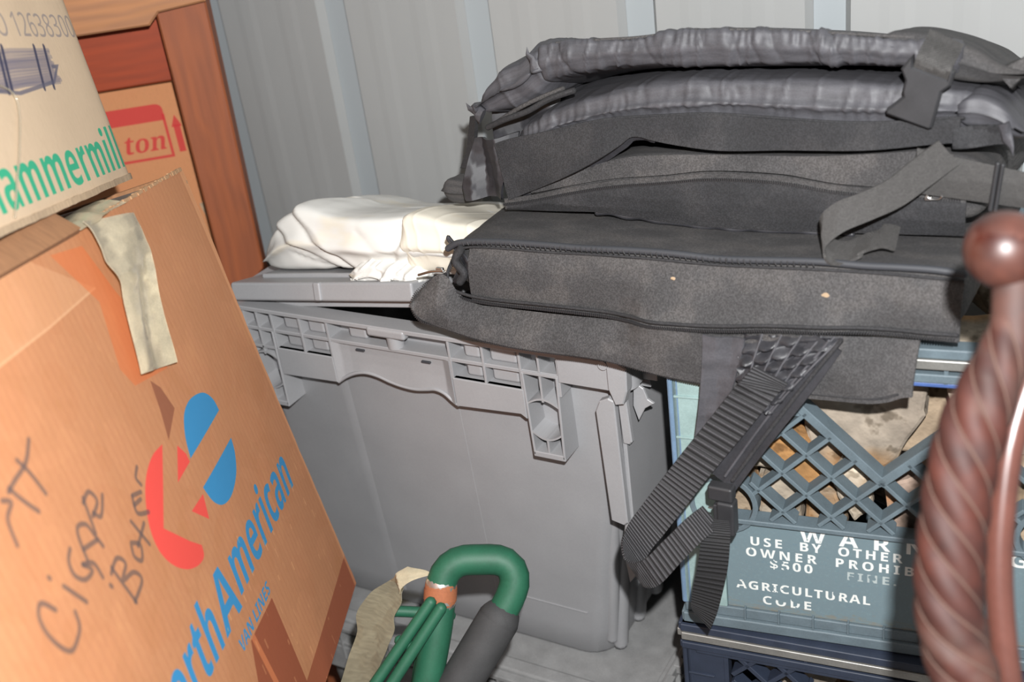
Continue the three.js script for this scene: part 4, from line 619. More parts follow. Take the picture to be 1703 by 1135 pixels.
// ---------------------------------------------------------------- white cloth bundle on the tote lid
{
  const c = thing('folded_cloth', 'crumpled folded white cloth lying on the grey tote lid', 'cloth', [-0.63, 0.64, 0.50]);
  const top = fx([[-0.742, 0.648], [-0.728, 0.662], [-0.712, 0.683], [-0.695, 0.702], [-0.672, 0.7165], [-0.652, 0.7165], [-0.628, 0.7125], [-0.585, 0.7145], [-0.545, 0.7190], [-0.515, 0.7130], [-0.48, 0.708]]);
  const bot = fx([[-0.742, 0.640], [-0.70, 0.6435], [-0.655, 0.6490], [-0.61, 0.6560], [-0.58, 0.6545], [-0.48, 0.662]]);
  const zf = fx([[-0.742, 0.556], [-0.70, 0.575], [-0.64, 0.582], [-0.58, 0.584], [-0.48, 0.570]]);
  // creases run from the upper left down to the right
  const fold = (x, y, x0, y0, x1, y1, w, a) => { const dx = x1 - x0, dy = y1 - y0, L = Math.hypot(dx, dy), t = ((x - x0) * dx + (y - y0) * dy) / (L * L), d = ((x - x0) * dy - (y - y0) * dx) / L; const fade = smooth(-0.12, 0.1, t) * smooth(1.12, 0.9, t); const sg = d / w; return fade * a * (sg > 0 ? Math.exp(-sg * 1.2) * smooth(0, 0.35, sg) : -0.5 * Math.exp(sg * 2.2) * smooth(0, -0.3, sg)); };
  const disp = (x, t, p, n) => { if (p.z < 0.5) return 0.002 * (n3(x * 30, p.y * 30, p.z * 30) - 0.5); const y = p.y; let d = 0;
    d += fold(x, y, -0.681, 0.712, -0.602, 0.655, 0.014, 0.0055); d += fold(x, y, -0.706, 0.692, -0.612, 0.652, 0.012, 0.0045); d += fold(x, y, -0.68, 0.668, -0.62, 0.654, 0.008, 0.003);
    d += fold(x, y, -0.542, 0.719, -0.566, 0.668, 0.010, 0.004); d += fold(x, y, -0.60, 0.700, -0.565, 0.680, 0.012, 0.0018); d += fold(x, y, -0.532, 0.712, -0.552, 0.672, 0.007, 0.002);
    return d + 0.003 * (n3(x * 22, y * 22, p.z * 22, 4) - 0.5) + 0.0012 * (n3(x * 70, y * 70, p.z * 70, 8) - 0.5); };
  part('bundle', softBody(-0.742, -0.48, 180, 130, x => ({ zf: zf(x), zb: 0.43, ybf: bot(x), ytf: top(x) - 0.001, ytb: top(x) - 0.050 , ybb: bot(x) - 0.012, r: 0.34, bf: 0.007, bt: 0.002 }), disp, 0.016), M.cloth, c);
  part('outer_fold', softBody(-0.558, -0.486, 90, 110, x => ({ zf: zf(x) + 0.0035, zb: 0.44, ybf: bot(x) + 0.006, ytf: top(x) + 0.0015, ytb: top(x) - 0.046, ybb: bot(x) - 0.008, r: 0.34, bf: 0.006, bt: 0.002 }), (x, t, p) => 0.004 * (n3(x * 26, p.y * 26, p.z * 26, 14) - 0.5) + pleat(x + p.y * 0.6, p.y, 0.0022, 50), 0.010), M.clothCream, c, 'cream outer fold');
  part('gathered_end', softBody(-0.612, -0.538, 90, 90, x => { const h = fx([[-0.612, 0.004], [-0.600, 0.013], [-0.585, 0.020], [-0.57, 0.0165], [-0.555, 0.019], [-0.538, 0.006]])(x); return { zf: 0.596, zb: 0.555, ybf: 0.6515 + 0.1 * (x + 0.6) * 0.6, ytf: 0.6515 + h + 0.004, ytb: 0.672, ybb: 0.653, r: 0.45, bf: 0.002 }; }, (x, t, p) => pleat(x - p.y * 0.7, p.y, 0.0075, 85) + 0.003 * (n3(x * 90, p.y * 90, p.z * 90, 15) - 0.5), 0.012), M.cloth, c);
}

// ---------------------------------------------------------------- green tubular cart handle
{
  const c = thing('hand_cart', 'green tubular cart handle with black rubber grip in front of the tote', 'cart', [-0.46, FLOOR, 0.80]);
  const R = 0.0118;
  const bt = part('bent_tube', tube([[-0.478, FLOOR + 0.012, 0.98], [-0.470, 0.15, 0.90], [-0.4640, 0.3400, 0.8200], [-0.4560, 0.4197, 0.7764], [-0.4537, 0.4567, 0.7551], [-0.4545, 0.4727, 0.7457], [-0.4554, 0.4840, 0.7394], [-0.4528, 0.4931, 0.7321], [-0.4457, 0.4977, 0.7246], [-0.4314, 0.4969, 0.7160], [-0.4194, 0.4947, 0.7095], [-0.4116, 0.4897, 0.7076], [-0.4070, 0.4803, 0.7105], [-0.4079, 0.4701, 0.7173], [-0.4128, 0.4580, 0.7279], [-0.4191, 0.4450, 0.7400]], R, 120, 16), M.green, c);
  part('rubber_grip', (() => { const g = tube([[-0.4140, 0.4545, 0.7310], [-0.4202, 0.4418, 0.7430], [-0.4292, 0.4233, 0.7600], [-0.4381, 0.4048, 0.7770], [-0.4471, 0.3863, 0.7940]], 0.0165, 40, 20); return g; })(), M.rubber, c);
  part('worn_band', tube([[-0.4546, 0.4717, 0.7463], [-0.4555, 0.4835, 0.7397]], 0.0124, 8, 18), M.chrome, bt, 'bare worn metal band');
  part('rust_patch', tube([[-0.4548, 0.4740, 0.7449], [-0.4553, 0.4812, 0.7410]], 0.0129, 8, 18), M.rust, bt, 'rusty band');
  for (const [a, b] of [[[-0.4533, 0.4820, 0.7585], [-0.6350, 0.1700, 1.070]], [[-0.4435, 0.4805, 0.7599], [-0.6130, 0.1700, 1.058]]]) { const m = t => a.map((v, i) => lerp(v, b[i], t)); part('brace_rod', tube([m(0), m(0.3), m(0.6), m(1), [b[0] - 0.02, FLOOR + 0.02, 1.12]], 0.0046, 30, 10), M.green, c); }
  part('cross_rod', tube([[-0.5068, 0.4520, 0.7519], [-0.4859, 0.4482, 0.7408], [-0.4600, 0.4440, 0.7300]], 0.0045, 16, 10), M.green, c);
  part('rear_tube', tube([[-0.4650, 0.4690, 0.7420], [-0.4720, 0.40, 0.772], [-0.482, 0.30, 0.805], [-0.490, FLOOR + 0.012, 0.93]], 0.006, 30, 10), M.green, c);
  part('tie_rod', tube([[-0.4740, 0.4545, 0.7785], [-0.4640, 0.4530, 0.7790]], 0.0042, 8, 8), M.green, c);
}

// ---------------------------------------------------------------- carved post and the smooth rail at the right edge
{
  const c = thing('twisted_post', 'reddish-brown rope-twist carved post with a round ball knob', 'post', [-0.045, FLOOR, 0.92]);
  const pts = [[-0.0600, 0.8113, 0.7919], [-0.0586, 0.8020, 0.7969], [-0.0583, 0.7928, 0.8024], [-0.0622, 0.7773, 0.8147], [-0.0674, 0.7585, 0.8296], [-0.0699, 0.7371, 0.8444], [-0.0695, 0.7140, 0.8583], [-0.0672, 0.6907, 0.8711], [-0.0614, 0.6716, 0.8792], [-0.0552, 0.6569, 0.8842], [-0.0480, 0.6380, 0.8900], [-0.040, 0.55, 0.91], [-0.04, 0.30, 0.92], [-0.045, FLOOR, 0.92]];
  const cv = curve(pts), L = cv.getLength(), n = 620, m = 40, F = cv.computeFrenetFrames(n, false), P = [], U = [], I = [];
  const rad = s => lerp(0.0098, 0.0146, smooth(0.012, 0.075, s));
  for (let i = 0; i <= n; i++) { const p = cv.getPointAt(i / n), s = i / n * L, r0 = rad(s), tw = smooth(0.012, 0.03, s);
    for (let j = 0; j <= m; j++) { const a = j / m * Math.PI * 2; const f = (((a * 5 + s * 2 * Math.PI / 0.0175) / (2 * Math.PI)) % 1 + 1) % 1; const lobe = Math.sin(Math.PI * f); const r = r0 * (1 + tw * (0.13 * lobe - 0.085)); const d = F.normals[i].clone().multiplyScalar(Math.cos(a) * r).addScaledVector(F.binormals[i], Math.sin(a) * r); P.push(p.x + d.x, p.y + d.y, p.z + d.z); U.push(s, a * r0); } }
  const w = m + 1; for (let i = 0; i < n; i++) for (let j = 0; j < m; j++) { const a = i * w + j, b = a + w; I.push(a, b, a + 1, b, b + 1, a + 1); }
  const g = new THREE.BufferGeometry(); g.setAttribute('position', new THREE.Float32BufferAttribute(P, 3)); g.setAttribute('uv', new THREE.Float32BufferAttribute(U, 2)); g.setIndex(I); g.computeVertexNormals();
  const shaft = part('twisted_shaft', g, M.brown, c);
  for (let k = 0; k < 5; k++) { const q = []; for (let i = 12; i <= 400; i += 3) { const p = cv.getPointAt(i / n), s = i / n * L, r = rad(s) * 0.925, a = (-s * 2 * Math.PI / 0.0175 + k * 2 * Math.PI) / 5; const d = F.normals[i].clone().multiplyScalar(Math.cos(a) * r).addScaledVector(F.binormals[i], Math.sin(a) * r); q.push([p.x + d.x, p.y + d.y, p.z + d.z]); } part('carved_ridge', tube(q, 0.0007, 260, 6), M.brownRidge, shaft, 'dusty raised ridge'); }
  const kb = new THREE.SphereGeometry(0.0178, 40, 28); kb.scale(1, 0.98, 1); kb.translate(-0.0658, 0.8247, 0.7879); part('ball_knob', metreUV(kb), M.brownKnob, c);
  const r = thing('smooth_rail', 'smooth glossy brown curved rail beside the twisted post', 'rail', [-0.02, FLOOR, 0.90]);
  part('rail', tube([[-0.0478, 0.7720, 0.7930], [-0.0500, 0.7653, 0.7984], [-0.0522, 0.7539, 0.8068], [-0.0537, 0.7401, 0.8163], [-0.0532, 0.7166, 0.8304], [-0.0516, 0.6976, 0.8410], [-0.0483, 0.6784, 0.8507], [-0.0438, 0.6591, 0.8598], [-0.0380, 0.6380, 0.8690], [-0.028, 0.55, 0.885], [-0.02, 0.3, 0.90], [-0.02, FLOOR, 0.90]], 0.0062, 90, 18), M.brownGloss, r);
}

// ---------------------------------------------------------------- stack of black fabric bags
const wr = (x, y, z, a, f = 18, s = 1) => a * (n3(x * f, y * f, z * f, s) - 0.5) * 2;
{
  // bottom bag
  const b = thing('fabric_bag', 'bottom dusty black fabric bag with unzipped front and hanging strap', 'bag', [-0.30, 0.66, 0.45]);
  const pip = fx([[-0.500, 0.700], [-0.489, 0.707], [-0.468, 0.716], [-0.401, 0.719], [-0.335, 0.722], [-0.266, 0.723], [-0.199, 0.727], [-0.147, 0.729], [-0.104, 0.729]]);
  const zip = fx([[-0.500, 0.690], [-0.488, 0.676], [-0.470, 0.669], [-0.443, 0.668], [-0.407, 0.669], [-0.357, 0.670], [-0.309, 0.670], [-0.264, 0.673], [-0.222, 0.679], [-0.174, 0.683], [-0.144, 0.684], [-0.104, 0.685]]);
  part('body', softBody(-0.497, -0.108, 200, 150, x => ({ zf: 0.614 - 0.010 * smooth(-0.45, -0.50, x), zb: 0.35, ybf: zip(x) + 0.002, ytf: pip(x), ytb: 0.692, ybb: 0.672, r: 0.22, bf: 0.002, bt: 0.003 }), (x, t, p) => wr(x, p.y, p.z, 0.0022, 14) + wr(x, p.y, p.z, 0.0007, 60, 3), 0.014), M.fabric, b);
  const F = 0.6165, over = x => smooth(-0.340, -0.312, x) * smooth(-0.150, -0.20, x);       // where the bag bulges out over the crate rim
  part('piping', tube([-0.487, -0.478, -0.468, -0.44, -0.401, -0.37, -0.335, -0.30, -0.266, -0.23, -0.199, -0.17, -0.147, -0.125, -0.110].map((x, i) => [x, pip(x) + 0.0006 * Math.sin(i * 2.1), F - 0.0015]), 0.0026, 120, 8), M.piping, b, 'shiny dark piping');
  part('seam_cord', tube([-0.478, -0.468, -0.44, -0.401, -0.37, -0.335, -0.30, -0.266, -0.23, -0.199, -0.17, -0.147, -0.125, -0.110].map(x => [x, pip(x) - 0.0045, F]), 0.0010, 120, 6), M.fabricDark, b);
  const st = []; for (let x = -0.475; x < -0.20; x += 0.0042) { const g = new THREE.CapsuleGeometry(0.0004 + 0.0004 * hash(Math.round(x * 9999), 1), 0.0026, 3, 6); g.rotateZ(0.25 + 0.5 * (hash(Math.round(x * 9999), 2) - 0.5)); g.translate(x, pip(x) - 0.0008, F + 0.0008); st.push(g); } part('gathered_stitches', merge(st), M.zip, b);
  // front panel just proud of the body
  part('front_panel', sheet(140, 16, (u, v) => { const x = lerp(-0.466, -0.109, u), y = lerp(zip(x) + 0.001 + 0.0055 * over(x), pip(x) - 0.006, v); return [x, y, F + 0.002 - 0.003 * smooth(0.75, 1, v) + 0.0025 * Math.sin(v * Math.PI) * (0.6 + 0.4 * vnoise(x * 20, 3)) + (0.004 + 0.0165 * over(x) * (1 - v)) * (1 - v) + 0.0015 * (vnoise(x * 45, y * 45, 0, 0, 5) - 0.5) + 0.0018 * (vnoise(x * 12 + 3, y * 30, 0, 0, 8) - 0.5)]; }, 0.002), M.fabric, b);
  const zl = [[-0.4875, 0.6935, 0.612], [-0.4905, 0.684, 0.617], [-0.485, 0.6760, 0.6245], [-0.470, 0.6725, 0.6270]]; for (let x = -0.450; x < -0.11; x += 0.02) zl.push([x, zip(x) + 0.0035 + 0.0055 * over(x), 0.6275 + 0.016 * over(x)]); zl.push([-0.110, zip(-0.11) + 0.0035, 0.6265]);
  const zp = part('zipper', teeth(zl, 0.0016, [0.0009, 0.0020, 0.0014]), M.zip, b, 'black zipper teeth');
  part('zipper_tape', tube(zl.map(([x, y, z]) => [x, y + 0.0032, z - 0.0012]), 0.0013, 120, 6), M.fabricDark, b);
  // open end at the left: dark folded lining
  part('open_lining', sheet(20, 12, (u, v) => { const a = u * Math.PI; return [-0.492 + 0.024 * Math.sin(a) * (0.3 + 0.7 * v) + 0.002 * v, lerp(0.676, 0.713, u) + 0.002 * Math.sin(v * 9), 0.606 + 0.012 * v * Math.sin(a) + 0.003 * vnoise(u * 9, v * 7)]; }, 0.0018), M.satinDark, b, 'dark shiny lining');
  part('lining_fold', tube([[-0.474, 0.7095, 0.616], [-0.4795, 0.700, 0.6185], [-0.4730, 0.690, 0.6190], [-0.4775, 0.683, 0.6195]], 0.0034, 20, 8), M.fabricDark, b);
  // unzipped lower flap hanging over the rim
  const low = fx([[-0.514, 0.668], [-0.511, 0.660], [-0.505, 0.656], [-0.492, 0.6530], [-0.478, 0.651], [-0.457, 0.648], [-0.404, 0.645], [-0.354, 0.6445], [-0.307, 0.641], [-0.267, 0.640], [-0.207, 0.6385], [-0.163, 0.6420], [-0.148, 0.6460], [-0.137, 0.6520], [-0.132, 0.6530]]);
  const hi0 = fx([[-0.514, 0.6690], [-0.510, 0.677], [-0.502, 0.6830], [-0.488, 0.6900], [-0.478, 0.676], [-0.465, 0.6685], [-0.443, 0.667], [-0.357, 0.669], [-0.264, 0.672], [-0.222, 0.678], [-0.174, 0.682], [-0.132, 0.6840]]), hi = x => hi0(x) + 0.0065 * over(x);
  const lf = part('lower_flap', sheet(170, 14, (u, v) => { const x = lerp(-0.514, -0.132, u), y = lerp(low(x), hi(x), v); return [x, y, lerp(0.641, 0.6245 + 0.0165 * over(x), v * v) + 0.002 * Math.sin(x * 40) * (1 - v) + 0.0012 * (vnoise(x * 50, y * 60, 0, 0, 12) - 0.5)]; }, 0.0022), M.fabric, b, 'unzipped hanging flap');
  const fl = [[-0.487, 0.6905, 0.6235], [-0.502, 0.6835, 0.6265], [-0.510, 0.6770, 0.6330], [-0.5140, 0.6680, 0.6380], [-0.5110, 0.6600, 0.6400], [-0.505, 0.6555, 0.6410]]; for (let x = -0.49; x < -0.268; x += 0.02) fl.push([x, low(x) - 0.0006, 0.6405 + 0.002 * Math.sin(x * 40)]);
  part('flap_zipper', teeth(fl, 0.0016, [0.0009, 0.0020, 0.0014]), M.zip, lf, 'black zipper teeth');
  const hem = []; for (let x = -0.225; x < -0.138; x += 0.012) hem.push([x, low(x) + 0.0035, 0.6415 + 0.002 * Math.sin(x * 40)]); part('flap_hem', tube(hem, 0.0009, 40, 6), M.fabricDark, lf);
  part('zip_pull', merge([bx(-0.4960, -0.4895, 0.6905, 0.6945, 0.6205, 0.6235, 0.0008), tube([[-0.489, 0.6925, 0.6235], [-0.500, 0.6905, 0.6225], [-0.517, 0.6835, 0.618]], 0.0011, 10, 6)]), M.metal, zp, 'metal zip pull');
  // satin strip, gathered elastic and the webbing strap
  part('satin_strip', sheet(24, 10, (u, v) => { const y = lerp(0.680, 0.578, u), c = lerp(-0.2545, -0.276, u ** 1.4), w = lerp(0.0145, 0.0060, u); return [c + (v * 2 - 1) * w, y, 0.6455 + 0.004 * u + 0.002 * Math.sin(v * 6 + u * 4)]; }, 0.0014), M.satin, b, 'shiny nylon strip');
  const gl = line([[-0.2420, 0.6820, 0.640], [-0.2440, 0.6640, 0.646], [-0.2430, 0.6480, 0.650], [-0.238, 0.6400, 0.653]]), gr = line([[-0.1770, 0.6885, 0.640], [-0.1920, 0.6710, 0.648], [-0.2060, 0.6530, 0.653], [-0.2200, 0.6330, 0.656]]);
  const ge = part('gathered_elastic', sheet(70, 60, (u, v) => { const a = gl(u), c = gr(u), p = a.map((x, i) => lerp(x, c[i], v)); const rows = Math.abs(Math.sin(v * Math.PI * 5)), cell = Math.sin(u * 36 + Math.floor(v * 5) * 2.2 + 1.5 * vnoise(v * 9, u * 6)); p[2] += 0.0032 * rows * cell * (0.5 + vnoise(u * 9, v * 7, 0, 0, 3)) + 0.001; p[0] += 0.0012 * Math.sin(u * 40) * (v > 0.95 || v < 0.05 ? 1 : 0); return p; }, 0.0012), M.satinDark, b, 'gathered shiny elastic');
  for (const v of [0.2, 0.4, 0.6, 0.8, 0.93, 1]) { const p = []; for (let i = 0; i <= 8; i++) { const u = i / 8, a = gl(u), c = gr(u); p.push(a.map((x, k) => lerp(x, c[k], v) + (k === 2 ? 0.0015 : 0))); } part('elastic_seam', tube(p, 0.0008, 30, 6), M.satin, ge); }
  const ws = part('webbing_strap', band([[-0.2180, 0.6640, 0.6585], [-0.2271, 0.6526, 0.6620], [-0.2485, 0.6209, 0.6650], [-0.2715, 0.5870, 0.6700], [-0.2860, 0.5650, 0.6760], [-0.2990, 0.5450, 0.6830], [-0.3075, 0.5320, 0.6920], [-0.3095, 0.5230, 0.7020], [-0.3035, 0.5170, 0.7110], [-0.2920, 0.5205, 0.7130], [-0.2744, 0.5410, 0.7060], [-0.2614, 0.5560, 0.6970], [-0.2535, 0.5611, 0.6860]],
    [[0.0104, -0.0063, -0.0026], [0.0104, -0.0063, -0.0026], [0.0102, -0.0066, -0.0021], [0.0099, -0.0071, -0.0017], [0.0095, -0.0080, -0.0008], [0.0087, -0.0092, 0.0003], [0.0076, -0.0100, 0.0008], [0.0070, -0.0102, 0.0008], [0.0065, -0.0095, 0.0008], [0.0061, -0.0085, 0.0007], [0.0059, -0.0075, 0.0005], [0.0059, -0.0071, 0.0005], [0.0061, -0.0068, 0.0005]], 0.0018, 200, 8), M.web, b, 'ribbed webbing strap');
  part('strap_tail', band([[-0.2510, 0.5590, 0.6860], [-0.2492, 0.5536, 0.6900], [-0.2503, 0.5398, 0.6900], [-0.2539, 0.5179, 0.6880], [-0.2612, 0.4890, 0.6830], [-0.2657, 0.4705, 0.6800], [-0.2689, 0.4574, 0.6780]], [[0.0090, -0.001, -0.003], [0.0092, -0.001, -0.003], [0.0096, -0.001, -0.003], [0.0100, -0.0010, -0.003], [0.0102, -0.002, -0.002], [0.0090, -0.004, -0.002], [0.0060, -0.0080, -0.001]], 0.0018, 70, 6), M.webDark, ws, 'hanging strap end');
  part('backing_strap', band([[-0.1850, 0.6840, 0.6420], [-0.2080, 0.6490, 0.6490], [-0.2330, 0.6090, 0.6540], [-0.2540, 0.5720, 0.6590]], [[0.0085, -0.0050, 0], [0.0100, -0.0060, 0], [0.0095, -0.006, 0], [0.0085, -0.006, 0]], 0.0018, 60, 6), M.satinDark, b);
  part('strap_edging', tube([[-0.1765, 0.6880, 0.6440], [-0.1990, 0.6540, 0.6500], [-0.2240, 0.6140, 0.6550], [-0.2470, 0.5750, 0.6600]], 0.0016, 40, 6), M.fabricDark, b);
  part('strap_edging', tube([[-0.1840, 0.6870, 0.6450], [-0.2060, 0.6540, 0.6510], [-0.2310, 0.6140, 0.6560], [-0.2520, 0.5780, 0.6605]], 0.0011, 40, 6), M.satin, b);
  part('strap_clip', merge([bx(-0.2635, -0.2450, 0.5600, 0.5720, 0.658, 0.668, 0.002), bx(-0.2570, -0.2440, 0.5320, 0.5600, 0.658, 0.669, 0.002), bx(-0.2600, -0.2545, 0.536, 0.556, 0.661, 0.667, 0.001)]), M.plasticBlack, ws, 'black plastic clip');
  for (const [x, y, r] of [[-0.297, 0.7085, 0.0018], [-0.192, 0.7085, 0.0026], [-0.318, 0.6880, 0.0016]]) part('lint_fleck', rockGeo(r, r * 0.8, 0.0006, Math.round(-x * 1000)).translate(x, y, 0.6225 + 0.008 * over(x) * (0.72 - y) / 0.04), M.cardPale, b, 'tiny pale fleck');
  part('clip_edge', bx(-0.2625, -0.2590, 0.5540, 0.5552, 0.667, 0.6695, 0.0003), M.metal, ws);
}
{
  // middle bag
  const b = thing('fabric_bag', 'middle black fabric bag with long zipper and looped webbing strap', 'bag', [-0.29, 0.735, 0.43]);
  const bot = fx([[-0.470, 0.720], [-0.406, 0.724], [-0.380, 0.725], [-0.331, 0.722], [-0.285, 0.721], [-0.199, 0.725], [-0.115, 0.730]]);
  const zip = fx([[-0.470, 0.7245], [-0.459, 0.726], [-0.431, 0.732], [-0.404, 0.739], [-0.366, 0.747], [-0.329, 0.752], [-0.292, 0.7575], [-0.240, 0.7585], [-0.203, 0.7545], [-0.160, 0.7540], [-0.118, 0.7540]]);
  const top = fx([[-0.470, 0.728], [-0.459, 0.732], [-0.408, 0.752], [-0.361, 0.767], [-0.332, 0.771], [-0.287, 0.773], [-0.222, 0.776], [-0.182, 0.780], [-0.144, 0.784], [-0.112, 0.779]]);
  part('body', softBody(-0.468, -0.108, 180, 130, x => ({ zf: 0.552, zb: 0.355, ybf: bot(x) + 0.007, ytf: Math.max(top(x), bot(x) + 0.014), ytb: 0.732, ybb: 0.708, r: 0.24, bf: 0.003, bt: 0.002 }), (x, t, p) => wr(x, p.y, p.z, 0.0022, 16, 21) + wr(x, p.y, p.z, 0.0007, 55, 23), 0.014), M.fabric, b);
  part('lower_panel', sheet(140, 12, (u, v) => { const x = lerp(-0.462, -0.1195, u), y = lerp(bot(x), zip(x) - 0.001, v); return [x, y, 0.559 + 0.0035 * Math.sin(v * 2.6) + 0.002 * (vnoise(x * 24, y * 40, 0, 0, 31) - 0.5)]; }, 0.0022), M.fabricDark, b, 'darker lower panel');
  const zl = []; for (let x = -0.464; x < -0.119; x += 0.018) zl.push([x, zip(x), 0.5625]); const zp = part('zipper', teeth(zl, 0.0016, [0.0009, 0.0019, 0.0014]), M.zip, b, 'black zipper teeth');
  part('zipper_tape', sheet(120, 3, (u, v) => { const x = lerp(-0.464, -0.12, u); return [x, zip(x) - 0.0045 + 0.009 * v, 0.5607]; }, 0.0012), M.fabric, b);
  part('upper_panel', sheet(120, 8, (u, v) => { const x = lerp(-0.44, -0.13, u), y = lerp(zip(x) + 0.005, Math.max(top(x), zip(x) + 0.008), v); return [x, y, 0.5585 - 0.004 * v + 0.002 * (vnoise(x * 24, y * 40, 0, 0, 33) - 0.5)]; }, 0.002), M.fabric, b);
  const tr = []; for (let x = -0.385; x < -0.19; x += 0.012) tr.push([x, bot(x) - 0.0015 + 0.001 * Math.sin(x * 300), 0.5575]); part('bottom_trim', tube(tr, 0.0024, 80, 7), M.satinDark, b, 'gathered shiny trim');
  part('zip_pull', merge([new THREE.TorusGeometry(0.0036, 0.0008, 6, 18).scale(1.3, 0.6, 1).translate(-0.1385, 0.7580, 0.5660), bx(-0.1445, -0.1400, 0.7545, 0.7575, 0.5635, 0.5665, 0.0006)]), M.metal, zp, 'metal zip pull');
  // flat old webbing at the right, a bar, and the loop hanging forward
  const ww = part('wide_webbing', sheet(30, 10, (u, v) => { const x = lerp(-0.150, -0.082, u); return [x, lerp(lerp(0.7600, 0.7530, u), lerp(0.7900, 0.7755, u), v), 0.5665 - 0.004 * u + 0.002 * Math.sin(v * 3)]; }, 0.002), M.webOld, b, 'wide faded webbing');
  part('strap_bar', merge([tube([[-0.1015, 0.7830, 0.569], [-0.1040, 0.7530, 0.569]], 0.0016, 6, 8), tube([[-0.0985, 0.7825, 0.5695], [-0.1010, 0.7530, 0.5695]], 0.0013, 6, 8)]), M.plasticBlack, ww, 'black plastic bar');
  part('strap_loop', band([[-0.1300, 0.7900, 0.572], [-0.1440, 0.7790, 0.580], [-0.1590, 0.7670, 0.588], [-0.1760, 0.7590, 0.595], [-0.1900, 0.7530, 0.601], [-0.1985, 0.7440, 0.606], [-0.1960, 0.7350, 0.609], [-0.1860, 0.7310, 0.607], [-0.1740, 0.7350, 0.600], [-0.1640, 0.7390, 0.592], [-0.1560, 0.7360, 0.588]], [[-0.0060, 0.0080, 0.002], [-0.0058, 0.0082, 0.002], [-0.0048, 0.0085, 0.001], [-0.0034, 0.0088, -0.001], [-0.003, 0.0088, -0.003], [-0.003, 0.0080, -0.006], [-0.003, 0.0055, -0.009], [-0.002, 0.0030, -0.0105], [-0.001, 0.003, -0.011], [-0.001, 0.003, -0.011], [-0.001, 0.003, -0.011]], 0.0020, 110, 6), M.webOld, b, 'looped webbing strap');
}
{
  // top bag, folded double
  const b = thing('fabric_bag', 'topmost black nylon bag folded double with crumpled ends and buckle', 'bag', [-0.28, 0.80, 0.43]);
  const seam = fx([[-0.470, 0.770], [-0.446, 0.779], [-0.427, 0.784], [-0.373, 0.797], [-0.326, 0.802], [-0.290, 0.8045], [-0.239, 0.803], [-0.199, 0.802], [-0.161, 0.804], [-0.129, 0.808], [-0.112, 0.806]]);
  const t1 = fx([[-0.470, 0.776], [-0.434, 0.791], [-0.418, 0.800], [-0.386, 0.811], [-0.352, 0.820], [-0.320, 0.825], [-0.284, 0.8265], [-0.222, 0.828], [-0.183, 0.827], [-0.131, 0.824], [-0.105, 0.816]]);
  const flapB = fx([[-0.462, 0.729], [-0.458, 0.730], [-0.427, 0.743], [-0.394, 0.759], [-0.374, 0.770], [-0.358, 0.780], [-0.350, 0.7855], [-0.334, 0.783], [-0.289, 0.780], [-0.238, 0.781], [-0.178, 0.786], [-0.126, 0.792]]);
  part('lower_layer', softBody(-0.455, -0.106, 260, 150, x => ({ zf: 0.549, zb: 0.355, ybf: Math.max(seam(x) - 0.012, 0.755), ytf: t1(x), ytb: 0.786, ybb: 0.735, r: 0.42, bf: 0.004, bt: 0.004 }), (x, t, p) => { const q = smooth(0.50, 0.54, p.z); const near = Math.exp(-Math.abs(p.y - seam(x) - 0.003) / 0.006); return wr(x, p.y, p.z, 0.002, 16, 41) + q * (0.0007 * near * Math.sin(x * 820 + 9 * vnoise(x * 60, 2)) * vnoise(x * 90, 5) + pleat(x, p.y, 0.0030, 60)); }, 0.018), M.satin, b, 'shiny padded lower fold');
  part('seam_cord', tube([...Array(30)].map((_, i) => { const x = lerp(-0.452, -0.125, i / 29); return [x, seam(x) - 0.001, 0.5555]; }), 0.0010, 120, 6), M.fabricDark, b);
  // fabric flap below the seam, its left corner hanging
  part('front_flap', sheet(150, 18, (u, v) => { const x0 = lerp(-0.4585, -0.1265, u), y = lerp(flapB(x0), Math.max(seam(x0) - 0.001, flapB(x0) + 0.006), v); const x = x0 - (1 - u) * 0.010 * v * smooth(0.2, 0, u); return [x, y, 0.557 + 0.008 * (1 - v) + 0.003 * Math.sin(x * 60) * (1 - v) - 0.004 * smooth(0.28, 0.36, u) * (1 - v) + 0.0016 * (vnoise(x * 40, y * 50, 0, 0, 45) - 0.5)]; }, 0.0022), M.fabricDark, b, 'dark fabric flap');
  part('flap_lining', sheet(40, 6, (u, v) => { const x = lerp(-0.45, -0.335, u); return [x, flapB(x) - 0.003 + 0.008 * v - 0.003 * Math.sin(u * Math.PI), 0.553 + 0.003 * v + 0.001 * Math.sin(x * 500)]; }, 0.0018), M.satinDark, b, 'gathered lining edge');
  part('upper_layer', softBody(-0.432, -0.130, 260, 150, x => { const bt = fx([[-0.432, 0.818], [-0.399, 0.827], [-0.351, 0.832], [-0.284, 0.834], [-0.183, 0.8355], [-0.130, 0.831]])(x), tp = fx([[-0.444, 0.842], [-0.422, 0.8485], [-0.382, 0.8515], [-0.349, 0.8535], [-0.312, 0.8585], [-0.269, 0.8595], [-0.232, 0.8585], [-0.188, 0.8550], [-0.130, 0.8500]])(x); return { zf: 0.543, zb: 0.36, ybf: bt, ytf: tp, ytb: tp - 0.052, ybb: bt - 0.056, r: 0.20, bf: 0.003, bt: 0.002 }; }, (x, t, p) => { const q = smooth(0.515, 0.54, p.z); return wr(x, p.y, p.z, 0.0016, 16, 51) + q * (pleat(x, p.y, 0.0042, 75) + 0.0005 * Math.sin(x * 900 + 9 * vnoise(x * 50, 7)) * smooth(0.846, 0.853, p.y)); }, 0.006), M.satin, b, 'shiny padded upper fold');
